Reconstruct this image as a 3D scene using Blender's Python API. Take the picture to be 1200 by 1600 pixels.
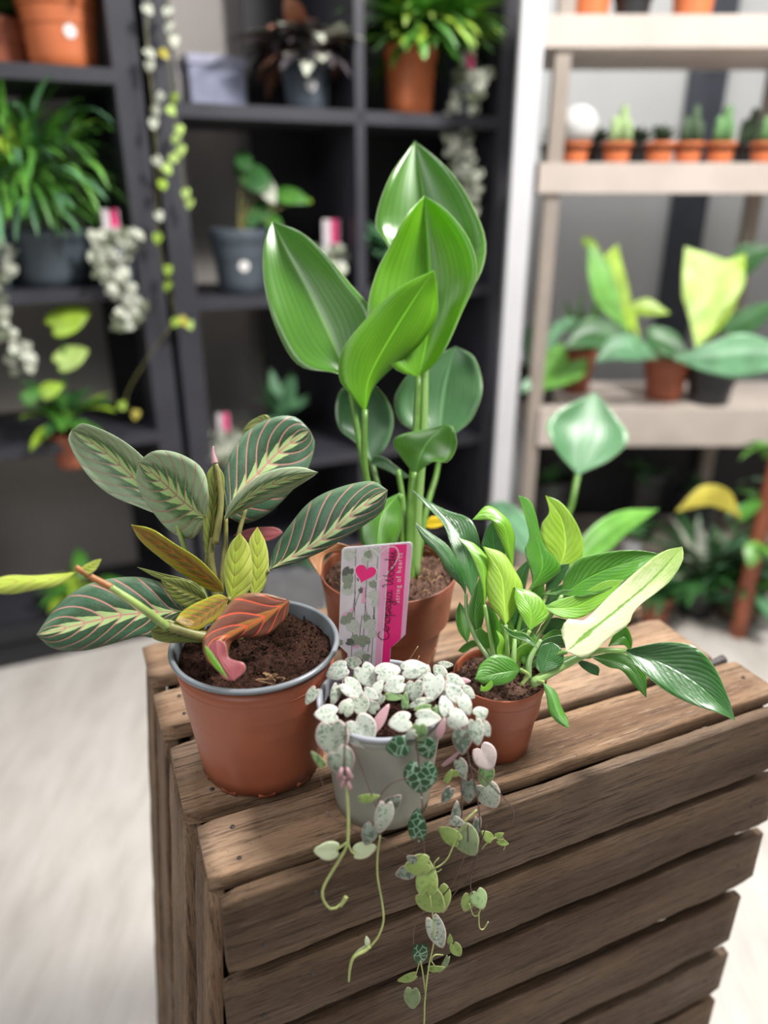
import bpy, bmesh, math, random
from mathutils import Vector as V, Matrix, noise
R = random.Random(7)
for o in list(bpy.data.objects): bpy.data.objects.remove(o)
SC = bpy.context.scene
COL = SC.collection
# ------------------------------------------------------------ camera, world, light
F = 1155.0; TH = math.radians(23); CZ = 1.095
c_, s_ = math.cos(TH), math.sin(TH)
cd = bpy.data.cameras.new('camera'); cam = bpy.data.objects.new('camera', cd); COL.objects.link(cam)
cam.location = (0, 0, CZ); cam.rotation_euler = (math.radians(90) - TH, 0, 0)
cd.sensor_fit = 'VERTICAL'; cd.sensor_height = 36.0; cd.lens = F / 1600 * 36.0
cd.clip_start = 0.02
cd.dof.use_dof = True; cd.dof.focus_distance = 0.63; cd.dof.aperture_fstop = (cd.lens / 1000) / 0.0128
SC.camera = cam
w = bpy.data.worlds.new('world'); SC.world = w; w.use_nodes = True
w.node_tree.nodes['Background'].inputs[0].default_value = (0.93, 0.96, 1.0, 1)
w.node_tree.nodes['Background'].inputs[1].default_value = 0.23
SC.view_settings.view_transform = 'Standard'; SC.view_settings.look = 'None'
SC.view_settings.exposure = 0.12; SC.view_settings.gamma = 1.0
SC.view_settings.use_curve_mapping = False
def area(name, loc, target, sx, sy, power, col=(1, 1, 1)):
    l = bpy.data.lights.new(name, 'AREA'); l.shape = 'RECTANGLE'; l.size = sx; l.size_y = sy
    l.energy = power; l.color = col
    o = bpy.data.objects.new(name, l); COL.objects.link(o); o.location = loc
    o.rotation_euler = (V(target) - V(loc)).to_track_quat('-Z', 'Y').to_euler()
    return o
area('ceiling_lamp_key', (1.0, 0.85, 2.45), (0.05, 0.5, 0.7), 0.36, 0.3, 64, (1, 0.97, 0.93))
area('ceiling_lamp_back', (0.2, 2.3, 2.75), (0.0, 0.6, 0.7), 1.6, 0.5, 55, (1, 1, 1))
area('ceiling_lamp_front', (-0.7, -1.1, 2.3), (0, 0.7, 0.8), 1.3, 0.8, 16, (1, 0.99, 0.97))
area('ceiling_lamp_side', (-1.5, 0.3, 2.7), (-0.2, 1.2, 0.5), 0.6, 1.2, 14, (0.95, 0.97, 1))
area('ceiling_lamp_right', (1.4, 0.9, 2.8), (0.9, 1.9, 0.9), 0.6, 1.2, 26, (1, 0.98, 0.96))

# ------------------------------------------------------------ pixel helpers (real planes in the room)
CAM = V((0, 0, CZ))
def ray(px, py):
    a = (px - 600) / F; b = (py - 800) / F
    return V((a, c_ - b * s_, -s_ - b * c_))
def PD(px, py, d): return CAM + ray(px, py) * d
def PZ(px, py, z):
    r = ray(px, py); return CAM + r * ((z - CZ) / r.z)
def PY(px, py, y):
    r = ray(px, py); return CAM + r * (y / r.y)
def Pplane(px, py, p0, n):
    r = ray(px, py); return CAM + r * ((p0 - CAM).dot(n) / r.dot(n))
CRA = math.radians(23.2)
CO = V((-0.116, 0.377, 0)); E1 = V((math.cos(CRA), math.sin(CRA), 0)); E2 = V((-math.sin(CRA), math.cos(CRA), 0))
ZT = 0.635
def PH(px, py, off=0.012): return Pplane(px, py, CO - E2 * off, E2)
UA = math.radians(24); U1 = V((math.cos(UA), math.sin(UA), 0)); U2 = V((-math.sin(UA), math.cos(UA), 0))
UO = V((-0.971, 1.565, 0))
def PU(px, py, back=0.0):
    p = Pplane(px, py, UO + U2 * back, U2); return (p - UO).dot(U1), p.z
def UW(s, back, z): return UO + U1 * s + U2 * back + V((0, 0, z))

# ------------------------------------------------------------ object helpers
def link(name, me, m=None, parent=None, smooth=True):
    o = bpy.data.objects.new(name, me); COL.objects.link(o)
    if m: me.materials.append(m)
    if parent: o.parent = parent
    if smooth:
        for p in me.polygons: p.use_smooth = True
    return o
def obj(name, g, m=None, parent=None, smooth=True, solid=0):
    vs, fs = g[0], g[1]
    if parent is not None:
        inv = parent_inv(parent); vs = [inv @ V(v) for v in vs]
    me = bpy.data.meshes.new(name); me.from_pydata([tuple(v) for v in vs], [], fs); me.update()
    if len(g) > 2 and g[2]:
        uv = me.uv_layers.new(name='UVMap')
        for lp in me.loops: uv.data[lp.index].uv = g[2][lp.vertex_index]
    else:
        bm = bmesh.new(); bm.from_mesh(me); bmesh.ops.recalc_face_normals(bm, faces=bm.faces); bm.to_mesh(me); bm.free()
    o = link(name, me, m, parent, smooth)
    if solid:
        md = o.modifiers.new('s', 'SOLIDIFY'); md.thickness = solid; md.offset = 0
    return o
def wm(o):
    M = Matrix.LocRotScale(o.location, o.rotation_euler, o.scale)
    return wm(o.parent) @ M if o.parent else M
def parent_inv(o): return wm(o).inverted()
def tag(o, label, cat, group=None, kind=None):
    o['label'] = label; o['category'] = cat
    if group: o['group'] = group
    if kind: o['kind'] = kind
    return o
def thing(name, label, cat, loc, rz=0, group=None):
    o = bpy.data.objects.new(name, None); COL.objects.link(o); o.location = loc; o.rotation_euler = (0, 0, rz)
    o.empty_display_size = 0.02
    return tag(o, label, cat, group)
def copy_tree(o, loc, label, group=None):
    r = o.copy(); COL.objects.link(r); r.location = loc; r['label'] = label
    if group: r['group'] = group
    for ch in list(o.children):
        c = ch.copy(); COL.objects.link(c); c.parent = r
        for g in ch.children:
            d = g.copy(); COL.objects.link(d); d.parent = c
    return r
def add(A, B):
    n = len(A[0]); A[0].extend(B[0]); A[1].extend([tuple(i + n for i in f) for f in B[1]])
    if len(A) > 2 and len(B) > 2 and B[2]: A[2].extend(B[2])
    return A
def lathe(cen, prof, n=48, wob=0):
    vs, fs = [], []
    for (r, z) in prof:
        for k in range(n):
            a = 2 * math.pi * k / n
            vs.append(V((cen[0] + r * math.cos(a), cen[1] + r * math.sin(a), cen[2] + z)))
    for i in range(len(prof) - 1):
        for k in range(n):
            k2 = (k + 1) % n
            fs.append((i * n + k, i * n + k2, (i + 1) * n + k2, (i + 1) * n + k))
    return [vs, fs]
def spline(P, n):
    """Catmull-Rom through tuples/Vectors, n samples, even arc length"""
    P = [V(p) for p in P]
    if len(P) == 2: return [P[0].lerp(P[1], i / (n - 1)) for i in range(n)]
    Q = [P[0] * 2 - P[1]] + P + [P[-1] * 2 - P[-2]]
    out = []
    for i in range(1, len(Q) - 2):
        for k in range(12):
            t = k / 12; a, b, c, d = Q[i - 1], Q[i], Q[i + 1], Q[i + 2]
            out.append(0.5 * ((2 * b) + (c - a) * t + (2 * a - 5 * b + 4 * c - d) * t * t + (3 * b - 3 * c + d - a) * t ** 3))
    out.append(P[-1])
    L = [0]
    for i in range(1, len(out)): L.append(L[-1] + (out[i] - out[i - 1]).length)
    res = []; j = 0
    for i in range(n):
        s = L[-1] * i / (n - 1)
        while j < len(L) - 2 and L[j + 1] < s: j += 1
        t = (s - L[j]) / max(1e-9, L[j + 1] - L[j]); res.append(out[j].lerp(out[j + 1], min(1, max(0, t))))
    return res
def tube(P, r0, r1=None, n=20, sides=8):
    r1 = r0 if r1 is None else r1
    C = spline(P, n); vs, fs = [], []
    up = V((0.3, -0.5, 0.8))
    for i, p in enumerate(C):
        t = (C[min(i + 1, n - 1)] - C[max(i - 1, 0)]).normalized()
        x = t.cross(up)
        if x.length < 1e-3: x = t.cross(V((1, 0, 0)))
        x.normalize(); y = t.cross(x); up = x.cross(t) if False else up
        r = r0 + (r1 - r0) * i / (n - 1)
        for k in range(sides):
            a = 2 * math.pi * k / sides
            vs.append(p + x * math.cos(a) * r + y * math.sin(a) * r)
    for i in range(n - 1):
        for k in range(sides):
            k2 = (k + 1) % sides
            fs.append((i * sides + k, i * sides + k2, (i + 1) * sides + k2, (i + 1) * sides + k))
    fs.append(tuple(range(sides))); fs.append(tuple((n - 1) * sides + k for k in range(sides)))
    return [vs, fs]
def box(x0, x1, y0, y1, z0, z1, X=V((1, 0, 0)), Y=V((0, 1, 0)), O=V((0, 0, 0))):
    vs = [O + X * x + Y * y + V((0, 0, z)) for x in (x0, x1) for y in (y0, y1) for z in (z0, z1)]
    return [vs, [(0, 1, 3, 2), (4, 6, 7, 5), (0, 4, 5, 1), (2, 3, 7, 6), (0, 2, 6, 4), (1, 5, 7, 3)]]
def leaf3(L, M, Rr, nv=26, nu=12, wav=0.0, pleat=0.0, npl=8):
    """surface through three world-space lines: left edge, midrib (base to tip), right edge"""
    b, t = V(M[0]), V(M[-1])
    m = spline(M, nv); l = spline([b] + [V(p) for p in L] + [t], nv); r = spline([b] + [V(p) for p in Rr] + [t], nv)
    vs, fs, uv = [], [], []
    ph = R.random() * 6
    for i in range(nv):
        nrm = (r[i] - l[i]).cross(m[min(i + 1, nv - 1)] - m[max(i - 1, 0)])
        nrm = nrm.normalized() if nrm.length > 1e-9 else V((0, 0, 1))
        v = i / (nv - 1); W = (r[i] - l[i]).length
        for j in range(nu + 1):
            u = -1 + 2 * j / nu
            a, bb, c = u * (u - 1) / 2, 1 - u * u, u * (u + 1) / 2
            p = l[i] * a + m[i] * bb + r[i] * c
            d = wav * W * u * u * math.sin(v * 15 + ph + u * 1.5) + pleat * W * math.sin((v - 0.25 * abs(u)) * npl * 6.28)* min(1, abs(u)*3) * (1 - u * u)
            d += -0.04 * W * (1 - abs(u)) ** 3
            vs.append(p + nrm * d); uv.append((u * 0.5 + 0.5, v))
    for i in range(nv - 1):
        for j in range(nu):
            a = i * (nu + 1) + j
            fs.append((a, a + 1, a + nu + 2, a + nu + 1))
    return [vs, fs, uv]
def lf(name, parent, L, M, Rr, m, D, wav=0.02, pleat=0.0, label=None):
    """L, M, R: (px, py[, depth offset cm]); M runs base -> tip; D = (depth at base, depth at tip, edge depth offset)"""
    n = len(M)
    def cv(P, k0, k1, n, e):
        o = []
        for i, p in enumerate(P):
            t = (i + k0) / (n + k1); o.append(PD(p[0], p[1], D[0] + (D[1] - D[0]) * t + e + (p[2] if len(p) > 2 else 0)))
        return o
    g = leaf3(cv(L, 1, 1, len(L), D[2]), cv(M, 0, -1, n, 0), cv(Rr, 1, 1, len(Rr), D[3] if len(D) > 3 else D[2]), wav=wav, pleat=pleat)
    o = obj(name, g, m, parent, solid=0.0005)
    if label: o['label'] = label
    return o
def gleaf(base, dr, ln, wd, droop=0.3, up=V((0, 0, 1)), nv=8, nu=4, fold=0.15, prof=None):
    """free leaf growing from base along dr, drooping"""
    dr = V(dr).normalized(); side = dr.cross(up)
    if side.length < 1e-3: side = V((1, 0, 0))
    side.normalize(); vs, fs, uv = [], [], []
    p = V(base); d = dr.copy(); st = ln / (nv - 1)
    for i in range(nv):
        v = i / (nv - 1)
        wv = wd * 0.5 * (prof(v) if prof else (math.sin(math.pi * min(1, v ** 0.75 * 0.97 + 0.015)) ** 0.8))
        nn = side.cross(d).normalized()
        for j in range(nu + 1):
            u = -1 + 2 * j / nu
            vs.append(p + side * u * wv + nn * (-abs(u) * wv * -fold)); uv.append((u * .5 + .5, v))
        d = (d + V((0, 0, -1)) * droop / nv).normalized(); p = p + d * st
    for i in range(nv - 1):
        for j in range(nu):
            a = i * (nu + 1) + j; fs.append((a, a + 1, a + nu + 2, a + nu + 1))
    return [vs, fs, uv]
def heart2d(n=22, asp=1.0, notch=0.28):
    o = []
    for k in range(n):
        t = -math.pi / 2 + 2 * math.pi * k / n      # t=-90deg: notch (base), +90: tip
        r = 1.0
        x = math.cos(t); y = math.sin(t)
        dn = abs(((t + math.pi / 2 + math.pi) % (2 * math.pi)) - math.pi)
        dt = abs(((t - math.pi / 2 + math.pi) % (2 * math.pi)) - math.pi)
        r = 0.92 - notch * 1.6 * math.exp(-(dn / 0.33) ** 2) + 0.30 * math.exp(-(dt / 0.4) ** 2)
        o.append((x * r * asp, y * r))
    return o
def heart(cen, size, tipdir, nrm, asp=1.0, notch=0.28, cup=0.18, fold=0.1):
    nrm = V(nrm).normalized(); t = V(tipdir); t = (t - nrm * t.dot(nrm)).normalized(); x = t.cross(nrm)
    ol = heart2d(asp=asp, notch=notch); n = len(ol); rings = (0.0, 0.3, 0.6, 0.85, 1.0)
    vs, fs, uv = [], [], []
    def P(a, b):
        rr = (a * a + b * b)
        z = -cup * rr + fold * abs(a)
        return V(cen) + (x * a + t * b + nrm * z) * size * 0.5
    vs.append(P(0, 0)); uv.append((0.5, 0.0))
    for q in rings[1:]:
        for k, (a, b) in enumerate(ol): vs.append(P(a * q, b * q)); uv.append((k / n, q))
    for k in range(n): fs.append((0, 1 + k, 1 + (k + 1) % n))
    for i in range(len(rings) - 2):
        for k in range(n):
            a = 1 + i * n; fs.append((a + k, a + n + k, a + n + (k + 1) % n, a + (k + 1) % n))
    return [vs, fs, uv]

# ------------------------------------------------------------ materials
class S:
    def __init__(s, nt, sock): s.nt, s.k = nt, sock
    def m(s, op, b=None, c=None, clamp=False):
        n = s.nt.nodes.new('ShaderNodeMath'); n.operation = op; n.use_clamp = clamp
        s.nt.links.new(s.k, n.inputs[0])
        for i, q in ((1, b), (2, c)):
            if q is None: continue
            if isinstance(q, S): s.nt.links.new(q.k, n.inputs[i])
            else: n.inputs[i].default_value = q
        return S(s.nt, n.outputs[0])
    def __add__(s, b): return s.m('ADD', b)
    def __sub__(s, b): return s.m('SUBTRACT', b)
    def __mul__(s, b): return s.m('MULTIPLY', b)
    def __truediv__(s, b): return s.m('DIVIDE', b)
    def step(s, a, b):      # smoothstep map range
        n = s.nt.nodes.new('ShaderNodeMapRange'); n.interpolation_type = 'SMOOTHSTEP'
        s.nt.links.new(s.k, n.inputs[0])
        n.inputs[1].default_value = a; n.inputs[2].default_value = b
        return S(s.nt, n.outputs[0])
class Mt:
    def __init__(s, name, rough=0.5, spec=0.5, trans=0.0, coat=0.0):
        s.m = bpy.data.materials.new(name); s.m.use_nodes = True; s.nt = s.m.node_tree
        s.b = s.nt.nodes['Principled BSDF']; s.b.inputs['Roughness'].default_value = rough
        s.b.inputs['Specular IOR Level'].default_value = spec; s.b.inputs['Coat Weight'].default_value = coat
        s.b.inputs['Coat Roughness'].default_value = 0.25
        s.trans = trans
    def uv(s):
        n = s.nt.nodes.new('ShaderNodeTexCoord'); x = s.nt.nodes.new('ShaderNodeSeparateXYZ')
        s.nt.links.new(n.outputs['UV'], x.inputs[0]); return S(s.nt, x.outputs[0]), S(s.nt, x.outputs[1])
    def coords(s, scale=(1, 1, 1), rnd=0.0, kind='Object'):
        n = s.nt.nodes.new('ShaderNodeTexCoord'); mp = s.nt.nodes.new('ShaderNodeMapping')
        s.nt.links.new(n.outputs[kind], mp.inputs[0]); mp.inputs['Scale'].default_value = scale
        if rnd:
            oi = s.nt.nodes.new('ShaderNodeObjectInfo'); ml = s.nt.nodes.new('ShaderNodeVectorMath'); ml.operation = 'SCALE'
            cx = s.nt.nodes.new('ShaderNodeCombineXYZ')
            for k in range(3): s.nt.links.new(oi.outputs['Random'], cx.inputs[k])
            s.nt.links.new(cx.outputs[0], ml.inputs[0]); ml.inputs['Scale'].default_value = rnd
            s.nt.links.new(ml.outputs[0], mp.inputs['Location'])
        return mp.outputs[0]
    def noise(s, co, scale=5, det=4, rough=0.55, dist=0.0):
        n = s.nt.nodes.new('ShaderNodeTexNoise'); s.nt.links.new(co, n.inputs['Vector'])
        n.inputs['Scale'].default_value = scale; n.inputs['Detail'].default_value = det
        n.inputs['Roughness'].default_value = rough; n.inputs['Distortion'].default_value = dist
        return S(s.nt, n.outputs[0])
    def voro(s, co, scale=5, feat='DISTANCE_TO_EDGE'):
        n = s.nt.nodes.new('ShaderNodeTexVoronoi'); n.feature = feat
        s.nt.links.new(co, n.inputs['Vector']); n.inputs['Scale'].default_value = scale
        return S(s.nt, n.outputs['Distance'])
    def col(s, c):
        if isinstance(c, tuple):
            n = s.nt.nodes.new('ShaderNodeRGB'); n.outputs[0].default_value = (*c, 1); return n.outputs[0]
        return c
    def mix(s, f, a, b):
        n = s.nt.nodes.new('ShaderNodeMix'); n.data_type = 'RGBA'
        if isinstance(f, S): s.nt.links.new(f.k, n.inputs[0])
        else: n.inputs[0].default_value = f
        s.nt.links.new(s.col(a), n.inputs[6]); s.nt.links.new(s.col(b), n.inputs[7])
        return n.outputs[2]
    def bump(s, h, st=0.3, dist=0.001):
        n = s.nt.nodes.new('ShaderNodeBump'); n.inputs['Strength'].default_value = st; n.inputs['Distance'].default_value = dist
        s.nt.links.new(h.k, n.inputs['Height']); s.nt.links.new(n.outputs[0], s.b.inputs['Normal'])
    def done(s, color):
        k = s.col(color); s.nt.links.new(k, s.b.inputs['Base Color'])
        if s.trans:
            t = s.nt.nodes.new('ShaderNodeBsdfTranslucent'); x = s.nt.nodes.new('ShaderNodeMixShader'); x.inputs[0].default_value = s.trans
            hs = s.nt.nodes.new('ShaderNodeHueSaturation'); hs.inputs['Saturation'].default_value = 1.15; hs.inputs['Value'].default_value = 1.6
            s.nt.links.new(k, hs.inputs['Color']); s.nt.links.new(hs.outputs[0], t.inputs[0])
            s.nt.links.new(s.b.outputs[0], x.inputs[1]); s.nt.links.new(t.outputs[0], x.inputs[2])
            s.nt.links.new(x.outputs[0], s.nt.nodes['Material Output'].inputs[0])
        return s.m
def plain(name, c, rough=0.5, var=0.12, sc=30, bump=0.0, spec=0.5, metal=0):
    M = Mt(name, rough, spec); co = M.coords(); n = M.noise(co, sc, 4)
    if bump: M.bump(n, bump)
    M.b.inputs['Metallic'].default_value = metal
    return M.done(M.mix(n.step(0.3, 0.7), tuple(x * (1 - var) for x in c), tuple(min(1, x * (1 + var)) for x in c)))
def wood(name, sc, dark=1.0):
    M = Mt(name, 0.75, 0.25)
    co = M.coords(sc, rnd=37)
    big = M.noise(co, 0.4, 4, 0.55, 0.15); fine = M.noise(co, 3.5, 5, 0.75, 0.1)
    streak = M.noise(M.coords(tuple(q * 2.2 if q > 10 else q * 1.5 for q in sc), rnd=19), 3.0, 3, 0.6)
    pits = M.noise(M.coords((60, 60, 60), rnd=11), 3, 4, 0.7)
    patch = M.noise(M.coords((7, 9, 9), rnd=5), 1.0, 3)
    d = dark
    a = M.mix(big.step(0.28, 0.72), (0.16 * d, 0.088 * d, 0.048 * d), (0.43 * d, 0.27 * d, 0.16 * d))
    a = M.mix(patch.step(0.4, 0.8) * 0.55, a, (0.50 * d, 0.36 * d, 0.26 * d))
    a = M.mix(fine.step(0.5, 0.36) * 0.75, a, (0.055 * d, 0.034 * d, 0.024 * d))
    a = M.mix(streak.step(0.60, 0.68) * 0.55, a, (0.06 * d, 0.036 * d, 0.025 * d))
    a = M.mix(streak.step(0.38, 0.30) * 0.5, a, (0.55 * d, 0.42 * d, 0.32 * d))
    sp = M.noise(M.coords(tuple(q * 7 for q in sc), rnd=3), 1.6, 2, 0.5)
    a = M.mix(sp.step(0.42, 0.30) * 0.6, a, (0.05 * d, 0.03 * d, 0.02 * d)); a = M.mix(sp.step(0.62, 0.74) * 0.45, a, (0.62 * d, 0.46 * d, 0.33 * d))
    a = M.mix(pits.step(0.66, 0.72) * 0.7, a, (0.03, 0.02, 0.015))
    M.bump(fine * 0.6 + streak * 0.4 + big * 0.3 - pits.step(0.6, 0.75) * 0.3, 0.9, 0.0012)
    return M.done(a)
def maranta(name, dark, mid, blotch, vein, margin, trans=0.12, nve=8.0, rough=0.42, blw=1.0):
    M = Mt(name, rough, 0.45, trans); U, Vv = M.uv(); u = (U * 2.0) - 1.0; a = u.m('ABSOLUTE')
    nz = M.noise(M.coords((1, 1, 1), kind='UV'), 9, 3); fine = M.noise(M.coords((1, 1, 1)), 420, 3)
    q = (Vv - a.m('POWER', 1.25) * 0.30) * nve; fr = q.m('FRACT') - 0.5
    vd = fr.m('ABSOLUTE')
    vm = vd.step(0.085, 0.035)
    saw = (q + 0.5).m('FRACT')
    edge = (saw * 0.20 + 0.07 + (nz - 0.5) * 0.12) * blw
    bl = (edge - a).step(-0.012, 0.012)
    dk = (a + (nz - 0.5) * 0.25 + vd * 0.3).step(0.72, 0.42)
    k = M.mix(dk, mid, dark); k = M.mix(a.step(0.82, 1.0), k, margin)
    k = M.mix((fine - 0.5) * 0.5 + 0.12, k, margin)
    k = M.mix(bl, k, blotch); k = M.mix(vm * a.step(1.0, 0.93), k, vein)
    k = M.mix(a.step(0.035, 0.015), k, vein)
    M.bump(vd.step(0, 0.35) + fine * 0.2, 0.28, 0.001)
    return M.done(k)
def broad(name, c1, c2, rough=0.3, trans=0.3, nst=13, coat=0.2, mid=None, lat=0.0, bstr=0.35):
    """parallel-veined leaf; lat: how much the veins fan from the midrib"""
    M = Mt(name, rough, 0.5, trans, coat); U, Vv = M.uv(); u = (U * 2.0) - 1.0; a = u.m('ABSOLUTE')
    if lat: ph = (Vv - a * lat) * nst
    else: ph = a * nst
    w_ = (ph * 6.283).m('SINE') * 0.5 + 0.5
    fine = M.noise(M.coords((60, 2, 1), kind='UV'), 1.0, 3); nz = M.noise(M.coords((1, 1, 1), kind='UV'), 2.5, 2)
    k = M.mix(w_ * 0.2 + (fine - 0.5) * 1.1 + (nz - 0.5) * 1.0 + 0.2, c1, c2)
    md = mid or tuple(min(1, x * 1.5 + 0.03) for x in c2)
    k = M.mix(a.step(0.05, 0.02) * 0.6, k, md)
    k = M.mix(a.step(0.965, 0.995) * 0.5, k, (0.45, 0.55, 0.3))
    M.bump(w_.m('POWER', 0.5) * 0.45 + fine * 0.6 + a.step(0.0, 0.08) * 1.2, bstr, 0.0015)
    return M.done(k)
def silver(name, base, spot, rim, thr=0.5, sc=260, trans=0.08, net=False):
    M = Mt(name, 0.45, 0.4, trans); U, r = M.uv()
    co = M.coords(); n = M.noise(co, sc, 3, 0.6, 0.4); n2 = M.noise(co, sc * 0.25, 2)
    if net:
        v = M.voro(co, sc * 0.9)
        k = M.mix(v.step(0.09, 0.02) * 0.85, base, spot)
    else:
        k = M.mix((n + (n2 - 0.5) * 0.4).step(thr, thr + 0.08) * 0.8, base, spot)
    k = M.mix(r.step(0.86, 0.97) * 0.85, k, rim)
    M.bump(n, 0.2, 0.0006)
    return M.done(k)
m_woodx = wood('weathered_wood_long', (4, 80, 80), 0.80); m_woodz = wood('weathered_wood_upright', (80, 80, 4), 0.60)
m_wood_shaded = wood('weathered_wood_shaded', (4, 80, 80), 0.35)  # same wood as the top, with the front's shade put into the colour
m_gap_shade = wood('gap_shade_wood', (4, 45, 45), 0.25)  # shade inside the crate put into the colour
m_terra = plain('terracotta_plastic', (0.34, 0.095, 0.045), 0.42, 0.1, 25)
m_terra_b = plain('terracotta_plastic_brown', (0.27, 0.085, 0.045), 0.4, 0.1, 25)
m_terra_l = plain('orange_plastic', (0.62, 0.17, 0.06), 0.5, 0.08, 12)
m_terra_m = plain('rust_plastic', (0.35, 0.10, 0.05), 0.5, 0.1, 12)
m_grey = plain('grey_plastic_rim', (0.18, 0.20, 0.215), 0.28, 0.1, 30)
m_taupe = plain('taupe_plastic_pot', (0.27, 0.27, 0.225), 0.4, 0.1, 18)
m_rimlilac = plain('lilac_grey_plastic', (0.36, 0.38, 0.42), 0.28, 0.1, 30)
m_navy = plain('blue_grey_plastic', (0.075, 0.095, 0.115), 0.45, 0.1, 12)
m_blackp = plain('black_plastic', (0.02, 0.02, 0.022), 0.4, 0.2, 12)
m_shelf = plain('black_shelf_metal', (0.038, 0.038, 0.048), 0.5, 0.15, 8)
m_shelf_d = plain('black_panel', (0.016, 0.016, 0.02), 0.6, 0.15, 8)
m_lwood = plain('pale_wood', (0.52, 0.45, 0.40), 0.6, 0.08, 6)
m_lwood_d = plain('pale_wood_post', (0.33, 0.28, 0.24), 0.6, 0.1, 6)
m_white = plain('white_paint', (0.62, 0.62, 0.64), 0.45, 0.04, 5)
m_sticker = plain('white_sticker', (0.85, 0.83, 0.82), 0.5, 0.03, 5)
m_pink = plain('magenta_card', (0.90, 0.025, 0.22), 0.35, 0.05, 40)
m_pinkl = plain('pale_pink_card', (0.86, 0.40, 0.58), 0.35, 0.05, 40)
m_cardw = plain('white_card', (0.85, 0.80, 0.82), 0.35, 0.03, 40)
m_cardpic = plain('card_picture_ground', (0.74, 0.67, 0.70), 0.35, 0.08, 60)
m_ink = plain('black_ink', (0.02, 0.01, 0.015), 0.4, 0, 5)
m_nail = plain('rusty_iron', (0.045, 0.035, 0.032), 0.6, 0.3, 200, 0.3)
def soilm(name, a, b, c):
    M = Mt(name, 0.95, 0.1); co = M.coords(); n = M.noise(co, 260, 5, 0.7); n2 = M.noise(co, 700, 2)
    k = M.mix(n.step(0.35, 0.65), a, b); k = M.mix(n2.step(0.66, 0.72), k, c); M.bump(n + n2 * 0.5, 1.0, 0.003)
    return M.done(k)
m_soil = soilm('dark_potting_soil', (0.012, 0.006, 0.004), (0.055, 0.024, 0.016), (0.22, 0.10, 0.05))
m_soilb = soilm('brown_potting_soil', (0.05, 0.025, 0.018), (0.19, 0.11, 0.08), (0.35, 0.24, 0.16))
m_straw = plain('straw', (0.42, 0.25, 0.12), 0.7, 0.2, 100)
# leaves
mm_dark = maranta('prayer_leaf_dark', (0.016, 0.05, 0.018), (0.035, 0.10, 0.05), (0.36, 0.48, 0.20), (0.46, 0.22, 0.18), (0.14, 0.22, 0.13))
mm_light = maranta('prayer_leaf_silvery', (0.035, 0.12, 0.025), (0.24, 0.33, 0.18), (0.36, 0.50, 0.18), (0.36, 0.20, 0.16), (0.36, 0.46, 0.28), blw=1.25)
mm_under = maranta('prayer_leaf_underside', (0.17, 0.085, 0.02), (0.30, 0.26, 0.02), (0.20, 0.20, 0.02), (0.60, 0.15, 0.04), (0.42, 0.48, 0.05), 0.3)
mm_lime = maranta('prayer_leaf_lime', (0.40, 0.50, 0.06), (0.48, 0.56, 0.10), (0.46, 0.56, 0.08), (0.34, 0.30, 0.06), (0.55, 0.60, 0.2), 0.3, nve=6)
mm_red = maranta('prayer_leaf_red', (0.13, 0.038, 0.03), (0.19, 0.065, 0.045), (0.36, 0.17, 0.04), (0.72, 0.12, 0.06), (0.22, 0.12, 0.04), 0.15, nve=6)
mm_oliv = maranta('prayer_leaf_olive', (0.05, 0.08, 0.015), (0.14, 0.20, 0.03), (0.25, 0.32, 0.06), (0.35, 0.22, 0.10), (0.26, 0.30, 0.08), 0.2)
m_pinkleaf = broad('pink_leaf_tail', (0.42, 0.09, 0.11), (0.58, 0.20, 0.20), 0.4, 0.2)
mb_bright = broad('broad_leaf_bright', (0.11, 0.32, 0.008), (0.22, 0.50, 0.02), 0.38, 0.38, 9, bstr=.14)
mb_mid = broad('broad_leaf_green', (0.07, 0.22, 0.02), (0.14, 0.35, 0.035), 0.3, 0.3, 8, 0.9, bstr=.14)
mb_dark = broad('broad_leaf_deep', (0.06, 0.17, 0.06), (0.13, 0.27, 0.12), 0.32, 0.2, 8, 0.3, bstr=.14)
mb_tan = broad('dried_leaf', (0.50, 0.20, 0.07), (0.72, 0.45, 0.26), 0.35, 0.2)
mp_dark = broad('lily_leaf_dark', (0.025, 0.12, 0.018), (0.06, 0.21, 0.04), 0.22, 0.15, 12, 0.7, lat=0.45, bstr=.5)
mp_mid = broad('lily_leaf_green', (0.06, 0.24, 0.014), (0.13, 0.37, 0.03), 0.22, 0.25, 10, 0.7, lat=0.45, bstr=.5)
mp_light = broad('lily_leaf_light', (0.17, 0.43, 0.02), (0.32, 0.58, 0.05), 0.3, 0.3, 9, 0.7, lat=0.45, bstr=.5)
mp_yel = broad('lily_leaf_yellow_green', (0.28, 0.50, 0.03), (0.48, 0.66, 0.10), 0.35, 0.3, 8, 0.2, lat=0.45)
M = Mt('lily_leaf_cream', .38, .5, .15, .2); U, Vv = M.uv(); u = (U * 2.0) - 1.0; a = u.m('ABSOLUTE')
nz = M.noise(M.coords((3, 14, 1), kind='UV'), 1.5, 3); vs_ = ((Vv - a * .5) * 9 * 6.283).m('SINE') * .5 + .5
k = M.mix(vs_ * .3 + (nz - .5), (.72, .77, .46), (.84, .86, .62))
k = M.mix((Vv + (nz - .5) * .5).step(.5, .95) * .8, k, (.30, .50, .06))
k = M.mix((a + (nz - .5) * .25 + Vv * .05).step(.16, .05) * .9, k, (.17, .38, .03))
M.bump(vs_ + a.step(0, .08), .15, .001); mp_cream = M.done(k)
m_stem = plain('green_stem', (0.10, 0.22, 0.03), 0.4, 0.2, 60)
m_stem_l = plain('pale_green_stem', (0.26, 0.36, 0.10), 0.4, 0.2, 60)
m_stem_o = plain('olive_stem', (0.20, 0.19, 0.06), 0.45, 0.3, 60)
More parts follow.
